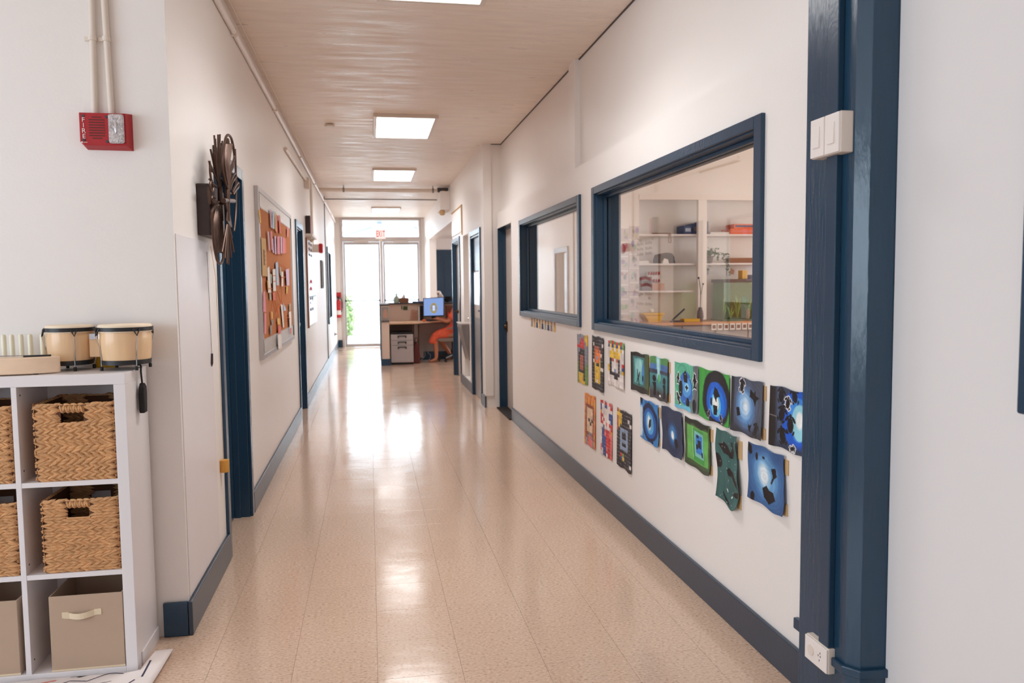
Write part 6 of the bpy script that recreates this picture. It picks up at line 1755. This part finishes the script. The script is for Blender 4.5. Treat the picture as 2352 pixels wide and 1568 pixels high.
bx('black_pump', 'black', 5.01, 5.09, 9.95, 10.08, 1.446, 1.50, 'black pump box on the fish tank lid', 'pump')
for k in range(8):
    x = 4.40 + k * .085
    t = thing('photo_card', 'white photo card hanging from the classroom counter edge', 'card', (x, 9.71, .79), 'photo cards along the counter edge')
    m = MB(); m.box(x - .034, x + .034, 9.712, 9.716, .785, .868); m.build('card', M['paper'], t)
    m = MB(); m.box(x - .022, x + .022, 9.7105, 9.7125, .805, .85); m.build('photo', M['brown'], t)
# sheets pinned to the end wall in two columns
def sketch(seed):
    c = Canvas(26, 30, (206, 198, 198), seed)
    r = np.random.default_rng(seed)
    for _ in range(4): c.e(r.uniform(.2, .8), r.uniform(.2, .8), r.uniform(.05, .25), r.uniform(.05, .25), tuple(int(x) for x in r.uniform(130, 190, 3)), r.uniform(0, 3), .2, .5)
    if seed == 102: c.e(.45, .45, .25, .4, (120, 50, 50))
    return c
SG = 'sketch sheets on the classroom end wall'
k = 0
for zi in range(7):
    for xi in range(2):
        x0 = 3.20 + xi * .145; z1 = 2.115 - zi * .185 + (.03 if xi else 0)
        cv = sketch(100 + k)
        t = thing('sketch_sheet', ('left' if xi == 0 else 'right') + '-column sketch sheet, ' + ORD[zi] + ' from the top on the classroom end wall', 'paper', (x0, 10.0, z1 - .17), SG)
        nv, nu = cv.U.shape
        vs = np.stack([x0 + .135 * cv.U, np.full_like(cv.U, 9.995) - .004 * cv.U * cv.V, z1 - .17 * cv.V], -1).reshape(-1, 3) - np.array([x0, 10.0, z1 - .17])
        fs = [(j * nu + i, j * nu + i + 1, (j + 1) * nu + i + 1, (j + 1) * nu + i) for j in range(nv - 1) for i in range(nu - 1)]
        me = bpy.data.meshes.new('sheet'); me.from_pydata(vs.tolist(), [], fs)
        at = me.color_attributes.new('Col', 'FLOAT_COLOR', 'POINT')
        at.data.foreach_set('color', np.concatenate([cv.c.reshape(-1, 3), np.ones((nu * nv, 1))], 1).astype(np.float32).ravel())
        me.materials.append(M['art'])
        o = bpy.data.objects.new('drawn_sheet', me); COL.objects.link(o); o.parent = t
        k += 1
m = MB(); m.tube([(4.314, 9.98, 2.839), (4.88, 9.98, 3.0)], .008, 6)
tag(m.build('classroom_cable', M['ivory_pl']), 'thin cable sloping across the classroom end wall', 'cable')
m = MB(); m.box(3.10, 3.17, 9.985, 10.0, .1, 2.26)
tag(m.build('grey_wall_strip', M['cab_grey']), 'grey vertical strip left of the pinned sketch sheets', 'strip')

# ================================================================== outside the glass doors
m = MB(); m.box(-30, 30, 18.96, 90, -.2, -.02)
struct(m.build('ground', M['concrete'], origin=(0, 19, 0)))
t = thing('porch_roof', 'pale porch roof edge outside above the glass doors', 'roof', (.3, 20, 2.9))
m = MB(); m.box(-4, 5, 18.97, 20.6, 3.0, 3.08); m.box(-4, 5, 20.5, 20.6, 2.90, 3.0); m.build('soffit', M['house'], t)
m = MB(); m.box(-4, 5, 19.7, 19.8, 2.94, 3.0); m.build('beam', M['house'], t)
t = thing('porch_light', 'white globe light hanging outside over the glass doors', 'light', (.27, 20.0, 2.75))
m = MB(); m.ball((.27, 19.75, 2.86), .10, .10, .07, 14, 8); m.build('globe', M['house'], t, smooth=True)
m = MB(); m.lathe([(.07, 2.90), (.07, 2.96)], (.27, 19.75, 0), 14); m.build('base', M['houseroof'], t)
t = thing('house', 'white gabled house far outside beyond the glass doors', 'house', (1.3, 44, 0))
m = MB(); m.box(-3.5, 6.0, 42, 50, -.02, 3.3); m.prism([(-3.5, 3.3), (6.0, 3.3), (1.3, 4.75)], 'xz', 42, 50); m.build('wall', M['house'], t)
m = MB(); m.prism([(-4.0, 3.15), (-4.0, 3.35), (1.3, 5.0), (6.5, 3.35), (6.5, 3.15), (1.3, 4.8)], 'xz', 41.6, 50.4); m.build('roof', M['houseroof'], t)
for x in (-2.4, 1.0, 3.6):
    m = MB(); m.box(x, x + 1.0, 41.95, 42.0, 1.0, 2.2); f = m.build('window', M['houseroof'], t)
    m = MB(); m.box(x + .06, x + .94, 41.93, 41.96, 1.06, 2.14); m.build('pane', M['glass'], f)
t = thing('fence', 'low white rail fence outside beyond the glass doors', 'fence', (2, 36, 0))
for k in range(7):
    m = MB(); m.box(.6 + k * .9, .68 + k * .9, 36, 36.08, -.02, 1.1); m.build('post', M['houseroof'], t)
for zz in (.45, .95):
    m = MB(); m.box(.6, 6.1, 35.97, 36.0, zz, zz + .09); m.build('rail', M['houseroof'], t)
t = thing('shrub', 'sunlit green shrub outside behind the left glass door', 'shrub', (-.6, 21.6, 0))
m = MB(); rr = random.Random(3)
for k in range(2600):
    z = rr.uniform(0.1, 1.18); w = .34 * (1 - abs(z - .6) * .5)
    a = rr.uniform(0, 6.28); q = math.sqrt(rr.random())
    lf(m, (-.72 + w * q * math.cos(a), 21.7 + w * q * math.sin(a), z), .045)
o = m.build('foliage', M['green'], t, recalc=False); o['kind'] = 'stuff'
m = MB()
for k in range(5): m.tube([(-.72 + .05 * (k - 2), 21.7, -.02), (-.72 + .13 * (k - 2), 21.7 + .05 * (k % 2), .9)], [.015, .006], 6)
m.build('stems', M['brown'], t)
t = thing('bollard_lamp', 'thin post with a small round head outside behind the right door', 'post', (.8, 26, 0))
m = MB(); m.tube([(.75, 26, -.02), (.75, 26, 1.35)], .03, 8); m.build('post', M['houseroof'], t)
m = MB(); m.ball((.75, 26, 1.42), .09, .09, .09, 10, 8); m.build('head', M['houseroof'], t, smooth=True)
